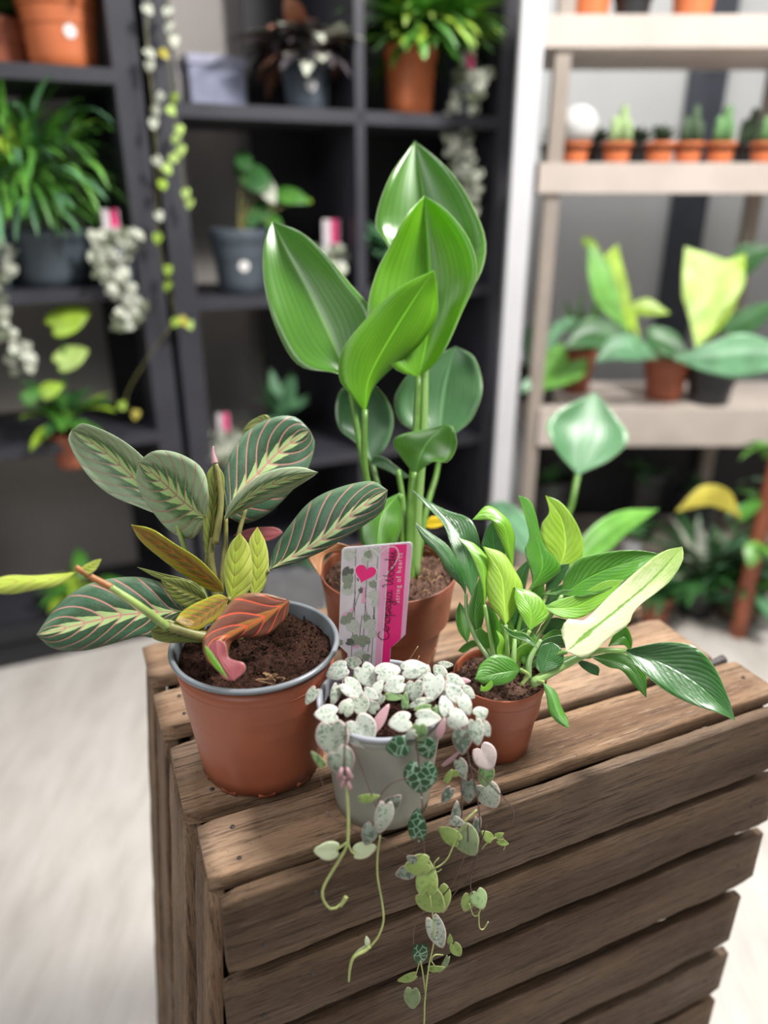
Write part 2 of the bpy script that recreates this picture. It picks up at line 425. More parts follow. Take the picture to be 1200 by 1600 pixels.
m_stem_r = plain('brown_dry_stem', (0.30, 0.12, 0.035), 0.5, 0.3, 90)
m_vine = plain('purple_brown_vine', (0.10, 0.055, 0.045), 0.5, 0.2, 60)
m_vinel = plain('lime_vine', (0.40, 0.46, 0.16), 0.5, 0.15, 60)
ms_silver = silver('heart_leaf_silver', (0.38, 0.42, 0.34), (0.10, 0.16, 0.10), (0.60, 0.46, 0.44), 0.52, 480)
ms_white = silver('heart_leaf_white', (0.54, 0.58, 0.50), (0.20, 0.28, 0.20), (0.72, 0.60, 0.57), 0.54, 460)
ms_dusk = silver('heart_leaf_dusky', (0.24, 0.28, 0.22), (0.07, 0.10, 0.065), (0.42, 0.28, 0.27), 0.50)
ms_dark = silver('heart_leaf_dark', (0.025, 0.085, 0.03), (0.34, 0.50, 0.36), (0.03, 0.09, 0.04), net=True, sc=190)
ms_lime = silver('heart_leaf_lime', (0.33, 0.44, 0.13), (0.22, 0.33, 0.08), (0.48, 0.50, 0.24), 0.55, trans=0.25)
ms_pale = silver('heart_leaf_pale', (0.66, 0.74, 0.50), (0.52, 0.64, 0.38), (0.72, 0.76, 0.52), 0.6, trans=0.2)
ms_pink = silver('heart_leaf_pink', (0.42, 0.24, 0.26), (0.30, 0.17, 0.19), (0.55, 0.38, 0.38), 0.6)
ms_green = silver('heart_leaf_green', (0.16, 0.27, 0.10), (0.07, 0.15, 0.05), (0.34, 0.38, 0.2), 0.5)
mg = [plain('bg_leaf_%d' % i, c, 0.4, 0.25, 18) for i, c in enumerate(
    [(0.07, 0.22, 0.03), (0.13, 0.34, 0.05), (0.04, 0.13, 0.035), (0.30, 0.46, 0.04), (0.45, 0.62, 0.16), (0.52, 0.54, 0.44), (0.12, 0.28, 0.14), (0.42, 0.36, 0.05), (0.13, 0.15, 0.09)])]
# ------------------------------------------------------------ room
def flat(name, pts, m):
    o = obj(name, [[V(p) for p in pts], [tuple(range(len(pts)))]], m, smooth=False); o['kind'] = 'structure'; return o
M = Mt('pale_oak_floor', 0.5, 0.3); co = M.coords((5, 1.1, 1)); n = M.noise(co, 2.2, 5, 0.6, 0.3); n2 = M.noise(M.coords((14, 3, 1)), 3, 4)
m_floor = M.done(M.mix(n.step(0.25, 0.8), M.mix(n2.step(0.3, 0.7), (0.42, 0.385, 0.345), (0.52, 0.48, 0.435)), (0.60, 0.565, 0.525)))
fo = flat('floor', [(-4, -2, 0), (4, -2, 0), (4, 5, 0), (-4, 5, 0)], m_floor)
m_wall = plain('taupe_wall', (0.40, 0.37, 0.345), 0.7, 0.06, 2)
m_wallr = plain('light_grey_wall', (0.50, 0.51, 0.51), 0.7, 0.05, 2)
def wallbox(name, g, m): o = obj(name, g, m, smooth=False); o['kind'] = 'structure'; return o
wallbox('wall_left', box(-2.2, 1.62, 0.42, 0.5, 0, 3.0, U1, U2, UO), m_wall)
wallbox('wall_back', box(0.32, 3.0, 2.62, 2.7, 0, 3.0), m_wallr)

# ------------------------------------------------------------ the wooden crate
crate = thing('wooden_crate', 'weathered brown slatted wooden fruit crate turned over as a plant stand', 'crate', CO.copy(), CRA)
def plank(name, a0, a1, b0, b1, z0, z1, m, ax=0, lean=0.0, seed=0, nails=(), rag=0.003):
    """board in crate coordinates with worn edges; ax = grain axis"""
    rr = random.Random(seed); N = 44
    lo = [a0, b0, z0]; hi = [a1, b1, z1]; o1, o2 = [k for k in (0, 1, 2) if k != ax]
    W1, W2 = hi[o1] - lo[o1], hi[o2] - lo[o2]; r = min(W1, W2) * 0.17
    sec = []
    for (cx, cy, s0) in ((1, 1, 0), (-1, 1, 1), (-1, -1, 2), (1, -1, 3)):
        for q in range(4):
            an = math.pi / 2 * (s0 + q / 3)
            sec.append((cx * (W1 / 2 - r) + r * math.cos(an), cy * (W2 / 2 - r) + r * math.sin(an)))
    # add extra points on long sides
    vs, fs = [], []; ns = len(sec)
    for i in range(N):
        t = i / (N - 1); x = lo[ax] + (hi[ax] - lo[ax]) * t
        for k, (p, q) in enumerate(sec):
            w1 = noise.noise(V((x * 14 + seed * 3.1, p * 20, q * 20))) * 0.0012 + noise.noise(V((x * 70, p * 90 + seed, q * 50))) * 0.0006
            v = [0, 0, 0]; e = 0.93 if i in (0, N - 1) else 1.0
            v[ax] = x + (noise.noise(V((p * 60, q * 60, seed * 5 + t))) * rag if i in (0, 1, N - 2, N - 1) else 0)
            v[o1] = (lo[o1] + hi[o1]) / 2 + p * e + w1 * (1 if p > 0 else -1)
            v[o2] = (lo[o2] + hi[o2]) / 2 + q * e + w1 * (1 if q > 0 else -1)
            if lean: v[0] -= lean * (ZT - v[2])
            vs.append(wm(crate) @ V(v))
    for i in range(N - 1):
        for k in range(ns):
            k2 = (k + 1) % ns; fs.append((i * ns + k, i * ns + k2, (i + 1) * ns + k2, (i + 1) * ns + k))
    fs.append(tuple(range(ns))); fs.append(tuple((N - 1) * ns + k for k in range(ns)))
    o = obj(name, [vs, fs], m, crate)
    for (na, nb, nz, dirn) in nails:
        c = wm(crate) @ V((na, nb, nz)); g = [[], []]
        d = {'z': V((0, 0, 1)), 'y': -E2}[dirn]
        add(g, tube([c - d * 0.004, c + d * 0.0012], 0.0022, 0.0018, 3, 10)); obj('nail', g, m_nail, o)
    return o
T = 0.016
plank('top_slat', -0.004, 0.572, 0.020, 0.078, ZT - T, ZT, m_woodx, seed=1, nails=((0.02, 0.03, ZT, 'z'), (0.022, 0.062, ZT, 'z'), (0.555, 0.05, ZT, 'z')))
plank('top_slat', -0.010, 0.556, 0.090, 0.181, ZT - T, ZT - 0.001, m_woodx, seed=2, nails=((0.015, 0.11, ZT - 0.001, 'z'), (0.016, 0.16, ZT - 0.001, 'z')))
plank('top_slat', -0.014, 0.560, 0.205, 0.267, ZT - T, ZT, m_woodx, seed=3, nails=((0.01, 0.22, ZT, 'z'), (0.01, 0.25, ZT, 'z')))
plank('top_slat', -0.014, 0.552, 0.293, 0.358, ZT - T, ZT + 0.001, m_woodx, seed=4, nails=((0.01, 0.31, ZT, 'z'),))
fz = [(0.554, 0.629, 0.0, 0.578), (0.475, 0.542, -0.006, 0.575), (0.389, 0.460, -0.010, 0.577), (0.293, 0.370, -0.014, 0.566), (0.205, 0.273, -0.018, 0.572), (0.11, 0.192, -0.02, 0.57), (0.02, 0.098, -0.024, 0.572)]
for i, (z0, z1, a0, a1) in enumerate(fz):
    plank('front_slat', a0, a1, 0.0, 0.012, z0, z1, m_wood_shaded, seed=20 + i, nails=((a0 + 0.028, 0, z0 + 0.02, 'y'), (a0 + 0.07, 0, z1 - 0.02, 'y'), (a1 - 0.03, 0, (z0 + z1) / 2, 'y')))
for i, (b0, b1) in enumerate(((0.019, 0.075), (0.092, 0.178), (0.207, 0.265), (0.294, 0.357))):
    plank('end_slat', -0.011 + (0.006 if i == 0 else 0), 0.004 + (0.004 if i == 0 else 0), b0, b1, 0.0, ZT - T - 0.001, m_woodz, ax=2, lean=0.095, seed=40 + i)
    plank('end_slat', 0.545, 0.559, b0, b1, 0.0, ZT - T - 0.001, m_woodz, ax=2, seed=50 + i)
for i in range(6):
    plank('back_slat', 0.02, 0.56, 0.348, 0.360, 0.02 + i * 0.1, 0.105 + i * 0.1, m_wood_shaded, seed=60 + i)
plank('corner_post', 0.028, 0.062, 0.014, 0.045, 0.0, ZT - T - 0.002, m_woodz, ax=2, seed=70)
plank('corner_post', 0.505, 0.54, 0.014, 0.045, 0.0, ZT - T - 0.002, m_woodz, ax=2, seed=71)
for a in (0.012, 0.5):
    plank('crossbar', a, a + 0.03, 0.05, 0.34, ZT - T - 0.032, ZT - T - 0.001, m_woodz, ax=1, seed=72)
for i in range(5): plank('gap_shade_board', 0.07, 0.50, 0.05, 0.058, 0.03 + i * .115, 0.143 + i * .115, m_gap_shade, seed=80 + i)  # added dark boards standing in for shade behind the front gaps
plank('end_gap_shade_board', 0.0085, 0.014, 0.022, 0.345, 0.04, 0.60, m_gap_shade, ax=2, lean=0.06, seed=90)  # added behind the end slats so the gaps read as shade
c0 = wm(crate) @ V((0.553, 0.085, ZT - 0.004))
nb = tube([c0 + E1 * -0.012, c0 + E1 * 0.004 + V((0, 0, 0.001)), c0 + E1 * 0.012 + V((0, 0, 0.003))], 0.0045, 0.005, 6, 10)
obj('bolt', nb, m_nail, crate)

# ------------------------------------------------------------ pots
def potprof(rt, rb, h, lip=0.0, liph=0.0, wall=0.0016, roll=0.0, inner=None):
    p = [(0.001, 0.003), (rb * 0.86, 0.003), (rb * 0.9, 0.0), (rb, 0.0015)]
    if lip:
        rl = rb + (rt - lip - rb) * (h - liph) / h
        for k in range(1, 5): p.append((rb + (rl - rb) * k / 4, (h - liph) * k / 4))
        p += [(rl + lip * 0.9, h - liph + 0.0006), (rl + lip, h - liph + 0.0015), (rt, h - 0.001), (rt - 0.0008, h), (rt - wall, h)]
    else:
        for k in range(1, 8): p.append((rb + (rt - rb) * k / 8, h * k / 8))
        p += [(rt, h - 0.002)]
    if roll:
        for k in range(9):
            a = -math.pi / 2 + math.pi * 1.5 * k / 8
            p.append((rt - wall + roll * math.cos(a) * 1.2 , h - roll + roll * math.sin(a)))
    p += [(rt - wall - 0.0003, h - 0.004), (rt * 0.93 - wall, h * 0.55)]
    return p
def soil(cen, r, z, m, parent, amp=0.002, seed=0, crumbs=0):
    vs, fs = [], []; nr, na = 26, 90
    vs.append(V((cen[0], cen[1], z)))
    for i in range(1, nr + 1):
        for k in range(na):
            a = 6.28318 * k / na; q = r * i / nr; x, y = cen[0] + q * math.cos(a), cen[1] + q * math.sin(a)
            hh = noise.noise(V((x * 60, y * 60, seed))) * amp + noise.noise(V((x * 260, y * 260, seed))) * amp * 0.9 - (0.003 if i == nr else 0)
            vs.append(V((x, y, z + hh + 0.003 * (1 - (i / nr) ** 2))))
    for k in range(na): fs.append((0, 1 + k, 1 + (k + 1) % na))
    for i in range(nr - 1):
        for k in range(na):
            a = 1 + i * na; fs.append((a + k, a + na + k, a + na + (k + 1) % na, a + (k + 1) % na))
    rr = random.Random(seed)
    for _ in range(crumbs):
        a = rr.random() * 6.28; q = r * math.sqrt(rr.random()) * 0.97; x, y = cen[0] + q * math.cos(a), cen[1] + q * math.sin(a)
        s = rr.uniform(0.0007, 0.0024); n0 = len(vs)
        d = [V((rr.uniform(-1, 1), rr.uniform(-1, 1), rr.uniform(-1, 1))) for _ in range(4)]
        cc = V((x, y, z + 0.003 * (1 - (q / r) ** 2) + s * 0.4))
        for v in d: vs.append(cc + v * s)
        fs += [(n0, n0 + 1, n0 + 2), (n0, n0 + 2, n0 + 3), (n0, n0 + 3, n0 + 1), (n0 + 1, n0 + 3, n0 + 2)]
    return obj('soil', [vs, fs], m, parent)

# ================= prayer plant
mc = V((-0.108, 0.5272, ZT))
mar = thing('potted_prayer_plant', 'prayer plant with pink-veined patterned leaves in the large terracotta pot at left of crate', 'potted plant', mc)
h = 0.118
g = lathe(mc, potprof(0.0672, 0.0535, h - 0.002, wall=0.001), 72)
pot = obj('pot', g, m_terra, mar)
# foot notches
g = [[], []]
for k in range(10):
    a = k * 0.628 + 0.2
    add(g, box(-0.007, 0.007, 0.049, 0.0535, -0.0005, 0.004, V((math.cos(a), math.sin(a), 0)), V((-math.sin(a), math.cos(a), 0)), mc))
obj('foot', g, m_terra, mar)
obj('seam_line', lathe(mc, [(0.0649, 0.0985), (0.0655, 0.099), (0.0656, 0.0996), (0.065, 0.0998)], 72), m_terra, mar)
rim = [(0.0575, 0.06), (0.0655, 0.112), (0.0668, 0.116)] + [(0.0682 + 0.0024 * math.cos(a), 0.1178 + 0.0024 * math.sin(a)) for a in [-1.2 + 0.45 * k for k in range(10)]] + [(0.0655, 0.1165), (0.0640, 0.112), (0.056, 0.06)]
obj('inner_pot', lathe(mc, rim, 72), m_grey, mar)['label'] = 'grey plastic inner pot rim'
soil(mc, 0.0645, ZT + 0.109, m_soil, mar, 0.003, 1, 900)
g = [[], []]
for k in range(7):
    p = PZ(425 + R.uniform(-12, 12), 1062 + R.uniform(-8, 8), ZT + 0.119); add(g, tube([p, p + V((R.uniform(-.008, .008), R.uniform(-.005, .005), R.uniform(0, .006))), p + V((R.uniform(-.012, .012), R.uniform(-.008, .008), R.uniform(-.002, .004)))], 0.0003, 0.0002, 6, 4))
obj('dry_root', g, m_straw, mar)
lf('leaf', mar, [(225, 795), (170, 772), (128, 730), (107, 690)], [(275, 815), (225, 765), (170, 712), (112, 672)], [(252, 752), (222, 712), (180, 682), (132, 662)], mm_light, (0.645, 0.69, 0.0, -0.012))
lf('leaf', mar, [(300, 842), (268, 830), (236, 798), (214, 752)], [(322, 812), (285, 785), (250, 752), (216, 722)], [(326, 770), (313, 730), (280, 708), (240, 705)], mm_light, (0.635, 0.635, 0.012, -0.01), label='large silvery leaf')
lf('leaf', mar, [(420, 650), (396, 655), (382, 668)], [(430, 690), (405, 665), (380, 672)], [(420, 700), (392, 690), (380, 682)], mm_oliv, (0.70, 0.70, 0.0))
lf('leaf', mar, [(347, 760), (360, 710), (388, 672), (428, 652), (462, 652)], [(353, 806), (375, 768), (405, 738), (437, 705), (484, 672)], [(382, 818), (420, 802), (455, 768), (480, 735), (492, 695)], mm_dark, (0.645, 0.69, 0.005, 0.012))
lf('leaf', mar, [(360, 785), (392, 752), (430, 733), (468, 730)], [(350, 812), (395, 772), (440, 752), (497, 738)], [(375, 800), (415, 783), (455, 766), (485, 747)], mm_light, (0.63, 0.62, 0.0, 0.01), label='folded leaf with yellow-green edge')
lf('leaf', mar, [(318, 840), (317, 790), (321, 745)], [(328, 890), (332, 830), (336, 775), (336, 722)], [(338, 830), (348, 785), (350, 745)], mm_oliv, (0.64, 0.635, -0.004, 0.006), label='rolled upright young leaf')
lf('leaf', mar, [(320, 870), (318, 830), (322, 790)], [(322, 900), (320, 850), (318, 800), (325, 755)], [(335, 860), (333, 820), (332, 780)], mm_dark, (0.645, 0.64, 0.0, 0.0))
lf('leaf', mar, [(325, 922), (287, 898), (250, 872), (218, 842)], [(350, 925), (300, 885), (255, 853), (205, 820)], [(342, 905), (313, 876), (273, 849), (235, 826)], mm_under, (0.625, 0.60, 0.006, -0.004), label='narrow yellow leaf underside with red veins')
lf('leaf', mar, [(247, 994), (217, 994), (173, 1006), (130, 1016), (85, 1014)], [(288, 955), (233, 957), (183, 962), (130, 974), (57, 992)], [(270, 923), (233, 904), (187, 902), (133, 915), (90, 945)], mm_dark, (0.62, 0.57, 0.0, 0.012), label='large dark leaf pointing left')
lf('leaf', mar, [(95, 913), (55, 922), (10, 928)], [(120, 893), (80, 905), (30, 908), (-40, 922)], [(95, 897), (55, 899), (5, 901)], mm_lime, (0.545, 0.52, 0.0, 0.008), label='narrow folded yellow-green leaf at the left edge')
lf('leaf', mar, [(135, 900), (150, 890)], [(120, 895), (140, 884), (159, 873)], [(130, 885), (146, 876)], mm_lime, (0.546, 0.55, 0.0))
lf('leaf', mar, [(360, 850), (350, 880), (352, 915)][::-1], [(360, 948), (366, 905), (368, 865), (375, 833)], [(388, 925), (394, 890), (390, 855)], mm_lime, (0.605, 0.60, 0.0, 0.01), label='upright yellow-green leaf')
lf('leaf', mar, [(388, 915), (386, 880), (389, 845)], [(396, 935), (402, 895), (402, 860), (402, 823)], [(412, 918), (420, 885), (415, 848)], mm_lime, (0.62, 0.62, -0.003, 0.006))
lf('leaf', mar, [(412, 927), (372, 931), (340, 965), (318, 998), (322, 1028)], [(452, 938), (405, 968), (362, 990), (338, 1010), (352, 1060)], [(446, 968), (412, 994), (378, 996), (360, 1006), (356, 1030)], mm_red, (0.60, 0.56, 0.0, 0.008), label='red-brown curled leaf with orange veins')
lf('leaf_tip', mar, [(327, 1012), (335, 1035), (350, 1060)], [(338, 1000), (345, 1030), (366, 1063)], [(352, 1005), (358, 1028), (381, 1036), (382, 1050)], m_pinkleaf, (0.557, 0.553, 0.0), label='pink curled leaf tip')
lf('leaf_tip', mar, [(322, 1020), (335, 1042)], [(320, 1008), (332, 1028), (356, 1060)], [(330, 1018), (345, 1040)], mp_light, (0.552, 0.551, 0.0), label='bright green leaf edge')
lf('leaf', mar, [(345, 962), (327, 974), (303, 986)], [(358, 935), (325, 957), (300, 972), (274, 970)], [(340, 929), (311, 940), (285, 955)], mm_under, (0.60, 0.585, 0.0, 0.006), label='olive folded leaf with orange veins')
lf('leaf', mar, [(300, 1004), (262, 1004), (240, 998)], [(345, 1003), (300, 992), (265, 985), (236, 985)], [(315, 982), (282, 974), (255, 968)], mm_oliv, (0.60, 0.58, 0.0, 0.0))
lf('leaf', mar, [(300, 950), (278, 943), (260, 923)], [(325, 940), (300, 930), (275, 918), (250, 903)], [(318, 925), (295, 908), (270, 903)], mm_oliv, (0.62, 0.61, 0.0, 0.0))
lf('leaf', mar, [(300, 915), (250, 905)], [(320, 925), (270, 905), (214, 886)], [(300, 908), (250, 895)], mm_oliv, (0.64, 0.63, 0.0, 0.0))
lf('leaf', mar, [(460, 880), (500, 862), (535, 842), (567, 823), (598, 796)], [(421, 890), (470, 865), (512, 838), (555, 802), (606, 766)], [(427, 860), (450, 823), (487, 783), (533, 760), (580, 752)], mm_dark, (0.625, 0.605, 0.0, 0.02), label='large striped leaf leaning right')
lf('leaf', mar, [(392, 846), (420, 845), (435, 838)], [(365, 836), (395, 838), (442, 832)], [(390, 826), (420, 823), (435, 826)], m_pinkleaf, (0.70, 0.70, 0.0), label='pink leaf underside')
def stem(parent, pts, r0, r1, m, name='stem', n=18):
    return obj(name, tube([PD(*p) for p in pts], r0, r1, n), m, parent)
b0 = PZ(350, 985, ZT + 0.11)
for pts, r0, r1, m in [
    ([(350, 992, .625), (345, 930, .64), (352, 850, .645), (353, 806, .645)], .004, .0018, m_stem_o),
    ([(345, 992, .625), (338, 930, .638), (330, 880, .64), (328, 840, .64)], .0045, .003, m_stem_o),
    ([(340, 990, .625), (320, 930, .64), (290, 860, .645), (275, 815, .645)], .003, .0022, m_stem_l),
    ([(355, 995, .62), (362, 930, .635), (370, 880, .64), (372, 840, .645), (385, 790, .65)], .003, .0018, m_stem_o),
    ([(352, 990, .63), (360, 960, .63), (358, 935, .60)], .003, .002, m_stem_o),
    ([(262, 980, .585), (215, 945, .565), (172, 917, .556)], .0036, .0028, m_stem_l),
    ([(174, 918, .5565), (140, 900, .55), (118, 886, .545)], .0029, .0022, m_stem_r),
    ([(345, 1000, .60), (300, 990, .59), (262, 978, .585)], .005, .0034, m_stem_o),
    ([(375, 1000, .62), (390, 950, .63), (405, 910, .63), (421, 890, .625)], .0025, .0018, m_stem_o),
    ([(352, 990, .62), (330, 960, .62), (300, 950, .62), (288, 955, .62)], .0028, .002, m_stem_o),
    ([(336, 850, .637), (345, 790, .636), (342, 745, .636), (336, 722, .636)], .003, .0022, m_stem_o)]:
    stem(mar, pts, r0, r1, m)
stem(mar, [(336, 724, .636), (333, 708, .636), (333, 697, .636)], .0032, .0008, ms_pink, 'bud')['label'] = 'pink flower bud'

# ================= broad-leaved plant
bc = V((0.0045, 0.665, ZT))
bp = thing('potted_amazon_lily', 'tall plant with broad glossy leaves in the brown terracotta pot behind the pink card', 'potted plant', bc)
obj('pot', lathe(bc, potprof(0.0690, 0.047, 0.115, lip=0.0035, liph=0.030), 72), m_terra_b, bp)
soil(bc, 0.0655, ZT + 0.105, m_soilb, bp, 0.006, 2, 700)
g = [[], []]
for k in range(60):
    a = R.random() * 6.28; q = 0.06 * math.sqrt(R.random()); p = bc + V((q * math.cos(a), q * math.sin(a), 0.111))
    d = V((R.uniform(-1, 1), R.uniform(-1, 1), R.uniform(-.1, .5))) * 0.009; add(g, tube([p, p + d * .6 + V((0, 0, .003)), p + d], 0.0005, 0.0003, 5, 4))
obj('dry_root', g, m_straw, bp)['kind'] = 'stuff'
A_ = dict(wav=0.015)
lf('leaf', bp, [(622, 440), (606, 385), (586, 345), (610, 275)], [(665, 520), (672, 440), (668, 350), (648, 220)], [(735, 455), (760, 390), (742, 330), (705, 268)], mb_mid, (0.78, 0.81, -0.015, -0.02), label='topmost leaf')
lf('leaf', bp, [(612, 572), (575, 500), (586, 430), (610, 382), (636, 335)], [(654, 590), (668, 520), (672, 430), (663, 306)], [(690, 556), (722, 488), (745, 430), (733, 375), (700, 330)], mb_bright, (0.76, 0.765, -0.02, -0.02), label='large central upright leaf')
lf('leaf', bp, [(527, 584), (467, 571), (432, 515), (412, 440), (412, 385)], [(547, 604), (520, 535), (485, 460), (450, 395), (425, 346)], [(585, 560), (582, 490), (545, 440), (500, 388), (465, 360)], mb_mid, (0.755, 0.77, -0.01, -0.012), label='large glossy leaf leaning left')
lf('leaf', bp, [(550, 620), (530, 590), (535, 545), (575, 495), (625, 448)], [(570, 645), (578, 590), (615, 520), (678, 422)], [(585, 603), (622, 567), (655, 540), (682, 495), (684, 455)], mb_bright, (0.735, 0.73, -0.006, 0.016), label='bright front leaf')
lf('leaf', bp, [(645, 672), (622, 655), (618, 615), (655, 570)], [(688, 690), (690, 640), (698, 590), (712, 541)], [(712, 677), (740, 650), (754, 605), (742, 560)], mb_dark, (0.83, 0.85, -0.01, -0.01), label='round dull green back leaf')
lf('leaf', bp, [(628, 716), (614, 696), (625, 680)], [(648, 742), (655, 715), (668, 690), (695, 664)], [(676, 722), (700, 722), (714, 695), (708, 668)], mb_mid, (0.745, 0.735, 0.01, -0.01), label='small cupped leaf')
lf('leaf', bp, [(557, 693), (532, 672), (524, 640), (534, 608)], [(580, 722), (572, 680), (568, 640), (560, 596)], [(602, 700), (615, 660), (605, 625), (585, 602)], mb_dark, (0.81, 0.83, -0.01, -0.01))
lf('leaf', bp, [(565, 800), (562, 830), (568, 855)], [(625, 770), (600, 800), (592, 830), (590, 862)], [(627, 790), (626, 825), (616, 853)], mb_mid, (0.73, 0.70, 0.0, 0.008), label='dark leaf hanging behind the card')
lf('leaf', bp, [(585, 712), (602, 716), (620, 730)], [(578, 725), (600, 722), (622, 735), (640, 745)], [(592, 730), (610, 738), (628, 748)], mb_dark, (0.80, 0.79, 0.0))
lf('leaf', bp, [(508, 866), (500, 884), (500, 892)], [(560, 862), (530, 858), (505, 868), (500, 900)], [(537, 850), (505, 848), (480, 868), (494, 892)], mb_tan, (0.72, 0.70, 0.0, -0.004), label='dried orange-tan leaf lying over the pot rim')
lf('leaf', bp, [(690, 822), (675, 826)], [(700, 818), (680, 818), (662, 822)], [(690, 808), (672, 808)], plain('yellow_leaf', (0.85, 0.62, 0.02), 0.4, 0.1), (0.82, 0.82, 0.0), label='yellow leaf')
for pts, r0, r1, m in [
    ([(641, 915, .745), (640, 830, .75), (648, 700, .755), (654, 588, .76)], .0052, .0034, m_stem),
    ([(648, 905, .755), (652, 800, .76), (661, 680, .765), (664, 560, .77)], .0060, .0042, mb_bright),
    ([(600, 900, .745), (590, 820, .75), (571, 740, .752), (556, 660, .755), (547, 604, .755)], .0045, .003, m_stem),
    ([(608, 905, .735), (592, 830, .738), (573, 750, .738), (569, 700, .736), (570, 640, .735)], .0045, .0032, m_stem),
    ([(637, 915, .74), (637, 850, .742), (640, 790, .745), (648, 738, .745)], .0042, .0036, m_stem),
    ([(650, 895, .78), (665, 800, .80), (682, 740, .82), (688, 690, .83)], .004, .003, m_stem),
    ([(606, 890, .77), (598, 800, .79), (588, 750, .80), (580, 720, .81)], .004, .003, m_stem),
    ([(622, 905, .74), (626, 860, .74), (625, 810, .735), (626, 772, .73)], .0038, .003, m_stem),
    ([(630, 900, .75), (628, 850, .76), (630, 790, .78), (622, 735, .79)], .003, .003, m_stem)]:
    stem(bp, pts, r0, r1, m)

# ================= peace lily
pc = V((0.1017, 0.5425, ZT))
pl = thing('potted_peace_lily', 'bushy bright green peace lily in the small terracotta pot at right', 'potted plant', pc)
obj('pot', lathe(pc, potprof(0.0408, 0.0300, 0.0762, lip=0.0018, liph=0.013, wall=0.0012), 64), m_terra, pl)
soil(pc, 0.0392, ZT + 0.069, m_soilb, pl, 0.003, 3, 420)
# embossed recycling marks on the pot's right side (tiny, unreadable)
g = [[], []]
def on_pot(an, z, r=None):
    rr_ = 0.0300 + (0.0388 - 0.0300) * z / 0.063 + 0.0003
    return pc + V((rr_ * math.cos(an), rr_ * math.sin(an), z))
a0 = math.radians(-48)
for (x0, z0, x1, z1) in [(0, .006, .13, .006), (.13, .006, .13, .014), (.13, .014, 0, .014), (0, .014, 0, .006)]:
    add(g, tube([on_pot(a0 + x0, z0), on_pot(a0 + x1, z1)], 0.00022, None, 3, 4))
for cix in (0.02, 0.11, 0.2):
    zz = 0.019
    while zz < 0.044:
        L_ = R.uniform(.0006, .0022); add(g, tube([on_pot(a0 + cix, zz), on_pot(a0 + cix + R.uniform(-.03, .04), zz + L_)], 0.00022, None, 3, 4)); zz += L_ + .0009
obj('embossed_mark', g, m_terra_b, pl)
def P(L, M, Rr, m, D, label=None, **k): return lf('leaf', pl, L, M, Rr, m, D, label=label, pleat=0.006, **k)
P([(752, 862), (755, 840), (762, 822)], [(778, 875), (772, 850), (770, 815)], [(790, 862), (785, 838), (778, 822)], mp_dark, (0.69, 0.69, 0))
P([(720, 915), (700, 895), (683, 866), (660, 842)], [(728, 930), (712, 890), (688, 853), (648, 816)], [(727, 905), (717, 878), (700, 853), (675, 834)], mp_dark, (0.655, 0.665, 0, .006), 'long dark leaf at left')
P([(718, 890), (704, 850), (692, 818), (665, 790)], [(738, 935), (730, 870), (710, 822), (640, 762)], [(748, 895), (750, 850), (735, 812), (700, 798), (668, 782)], mp_dark, (0.66, 0.70, 0, .006), 'glossy dark arching leaf')
P([(797, 882), (785, 852), (774, 826), (760, 803)], [(801, 890), (796, 850), (783, 815), (738, 812)], [(803, 862), (804, 835), (790, 808), (762, 790)], mp_light, (0.665, 0.665, 0, .008))
P([(832, 905), (820, 862), (827, 838), (818, 800)], [(826, 922), (848, 885), (838, 838), (810, 774)], [(856, 910), (877, 886), (850, 852), (838, 805), (828, 782)], mp_mid, (0.655, 0.675, 0, .006), 'tall leaf with a narrow twisted tip')
P([(860, 872), (846, 848), (846, 820), (858, 800)], [(872, 892), (884, 855), (878, 812), (852, 774)], [(900, 885), (912, 855), (902, 820), (878, 786)], mp_yel, (0.69, 0.70, 0, 0), 'tall pale yellow-green leaf')
P([(882, 900), (905, 873), (955, 862), (1000, 860)], [(878, 930), (920, 902), (970, 882), (1032, 866)], [(912, 932), (955, 920), (990, 898), (1018, 880)], mp_mid, (0.655, 0.655, 0, -.01), 'broad glossy ribbed leaf', )
P([(870, 938), (905, 928), (945, 908)], [(848, 950), (895, 948), (930, 932), (975, 906)], [(880, 966), (915, 962), (950, 935)], mp_light, (0.645, 0.645, .004, -.006), 'light glossy leaf')
P([(877, 985), (890, 966), (912, 970), (955, 928), (1000, 888), (1035, 862)], [(886, 1018), (920, 988), (965, 952), (1020, 905), (1066, 854)], [(915, 1027), (955, 995), (982, 975), (995, 950), (1045, 910), (1067, 875)], mp_cream, (0.615, 0.635, 0.004, -.004), 'large cream leaf with green midrib')
P([(1000, 1010), (1040, 1003), (1085, 1010), (1118, 1045), (1138, 1090)], [(975, 1016), (1040, 1038), (1095, 1072), (1149, 1126)], [(998, 1044), (1035, 1076), (1080, 1100), (1128, 1116)], mp_dark, (0.635, 0.60, 0, -.008), 'large dark drooping leaf at right')
P([(955, 1020), (985, 1025), (1008, 1050)], [(922, 1026), (960, 1033), (988, 1048), (1010, 1090)], [(950, 1042), (972, 1048), (992, 1072)], mp_mid, (0.65, 0.63, 0))
P([(922, 1035), (936, 1043)], [(900, 1030), (922, 1042), (935, 1056)], [(908, 1042), (922, 1052)], mp_dark, (0.65, 0.65, 0))
P([(854, 1090), (858, 1112), (870, 1128)], [(848, 1066), (863, 1092), (872, 1115), (889, 1138)], [(868, 1080), (876, 1102), (886, 1122)], mp_mid, (0.605, 0.585, 0, .003), 'leaf hanging over the pot rim')
P([(765, 942), (760, 905), (763, 878)], [(790, 976), (788, 935), (782, 895), (755, 854)], [(806, 955), (817, 920), (803, 888), (785, 864)], mp_yel, (0.625, 0.645, .006, .006), 'yellow-green central leaf')
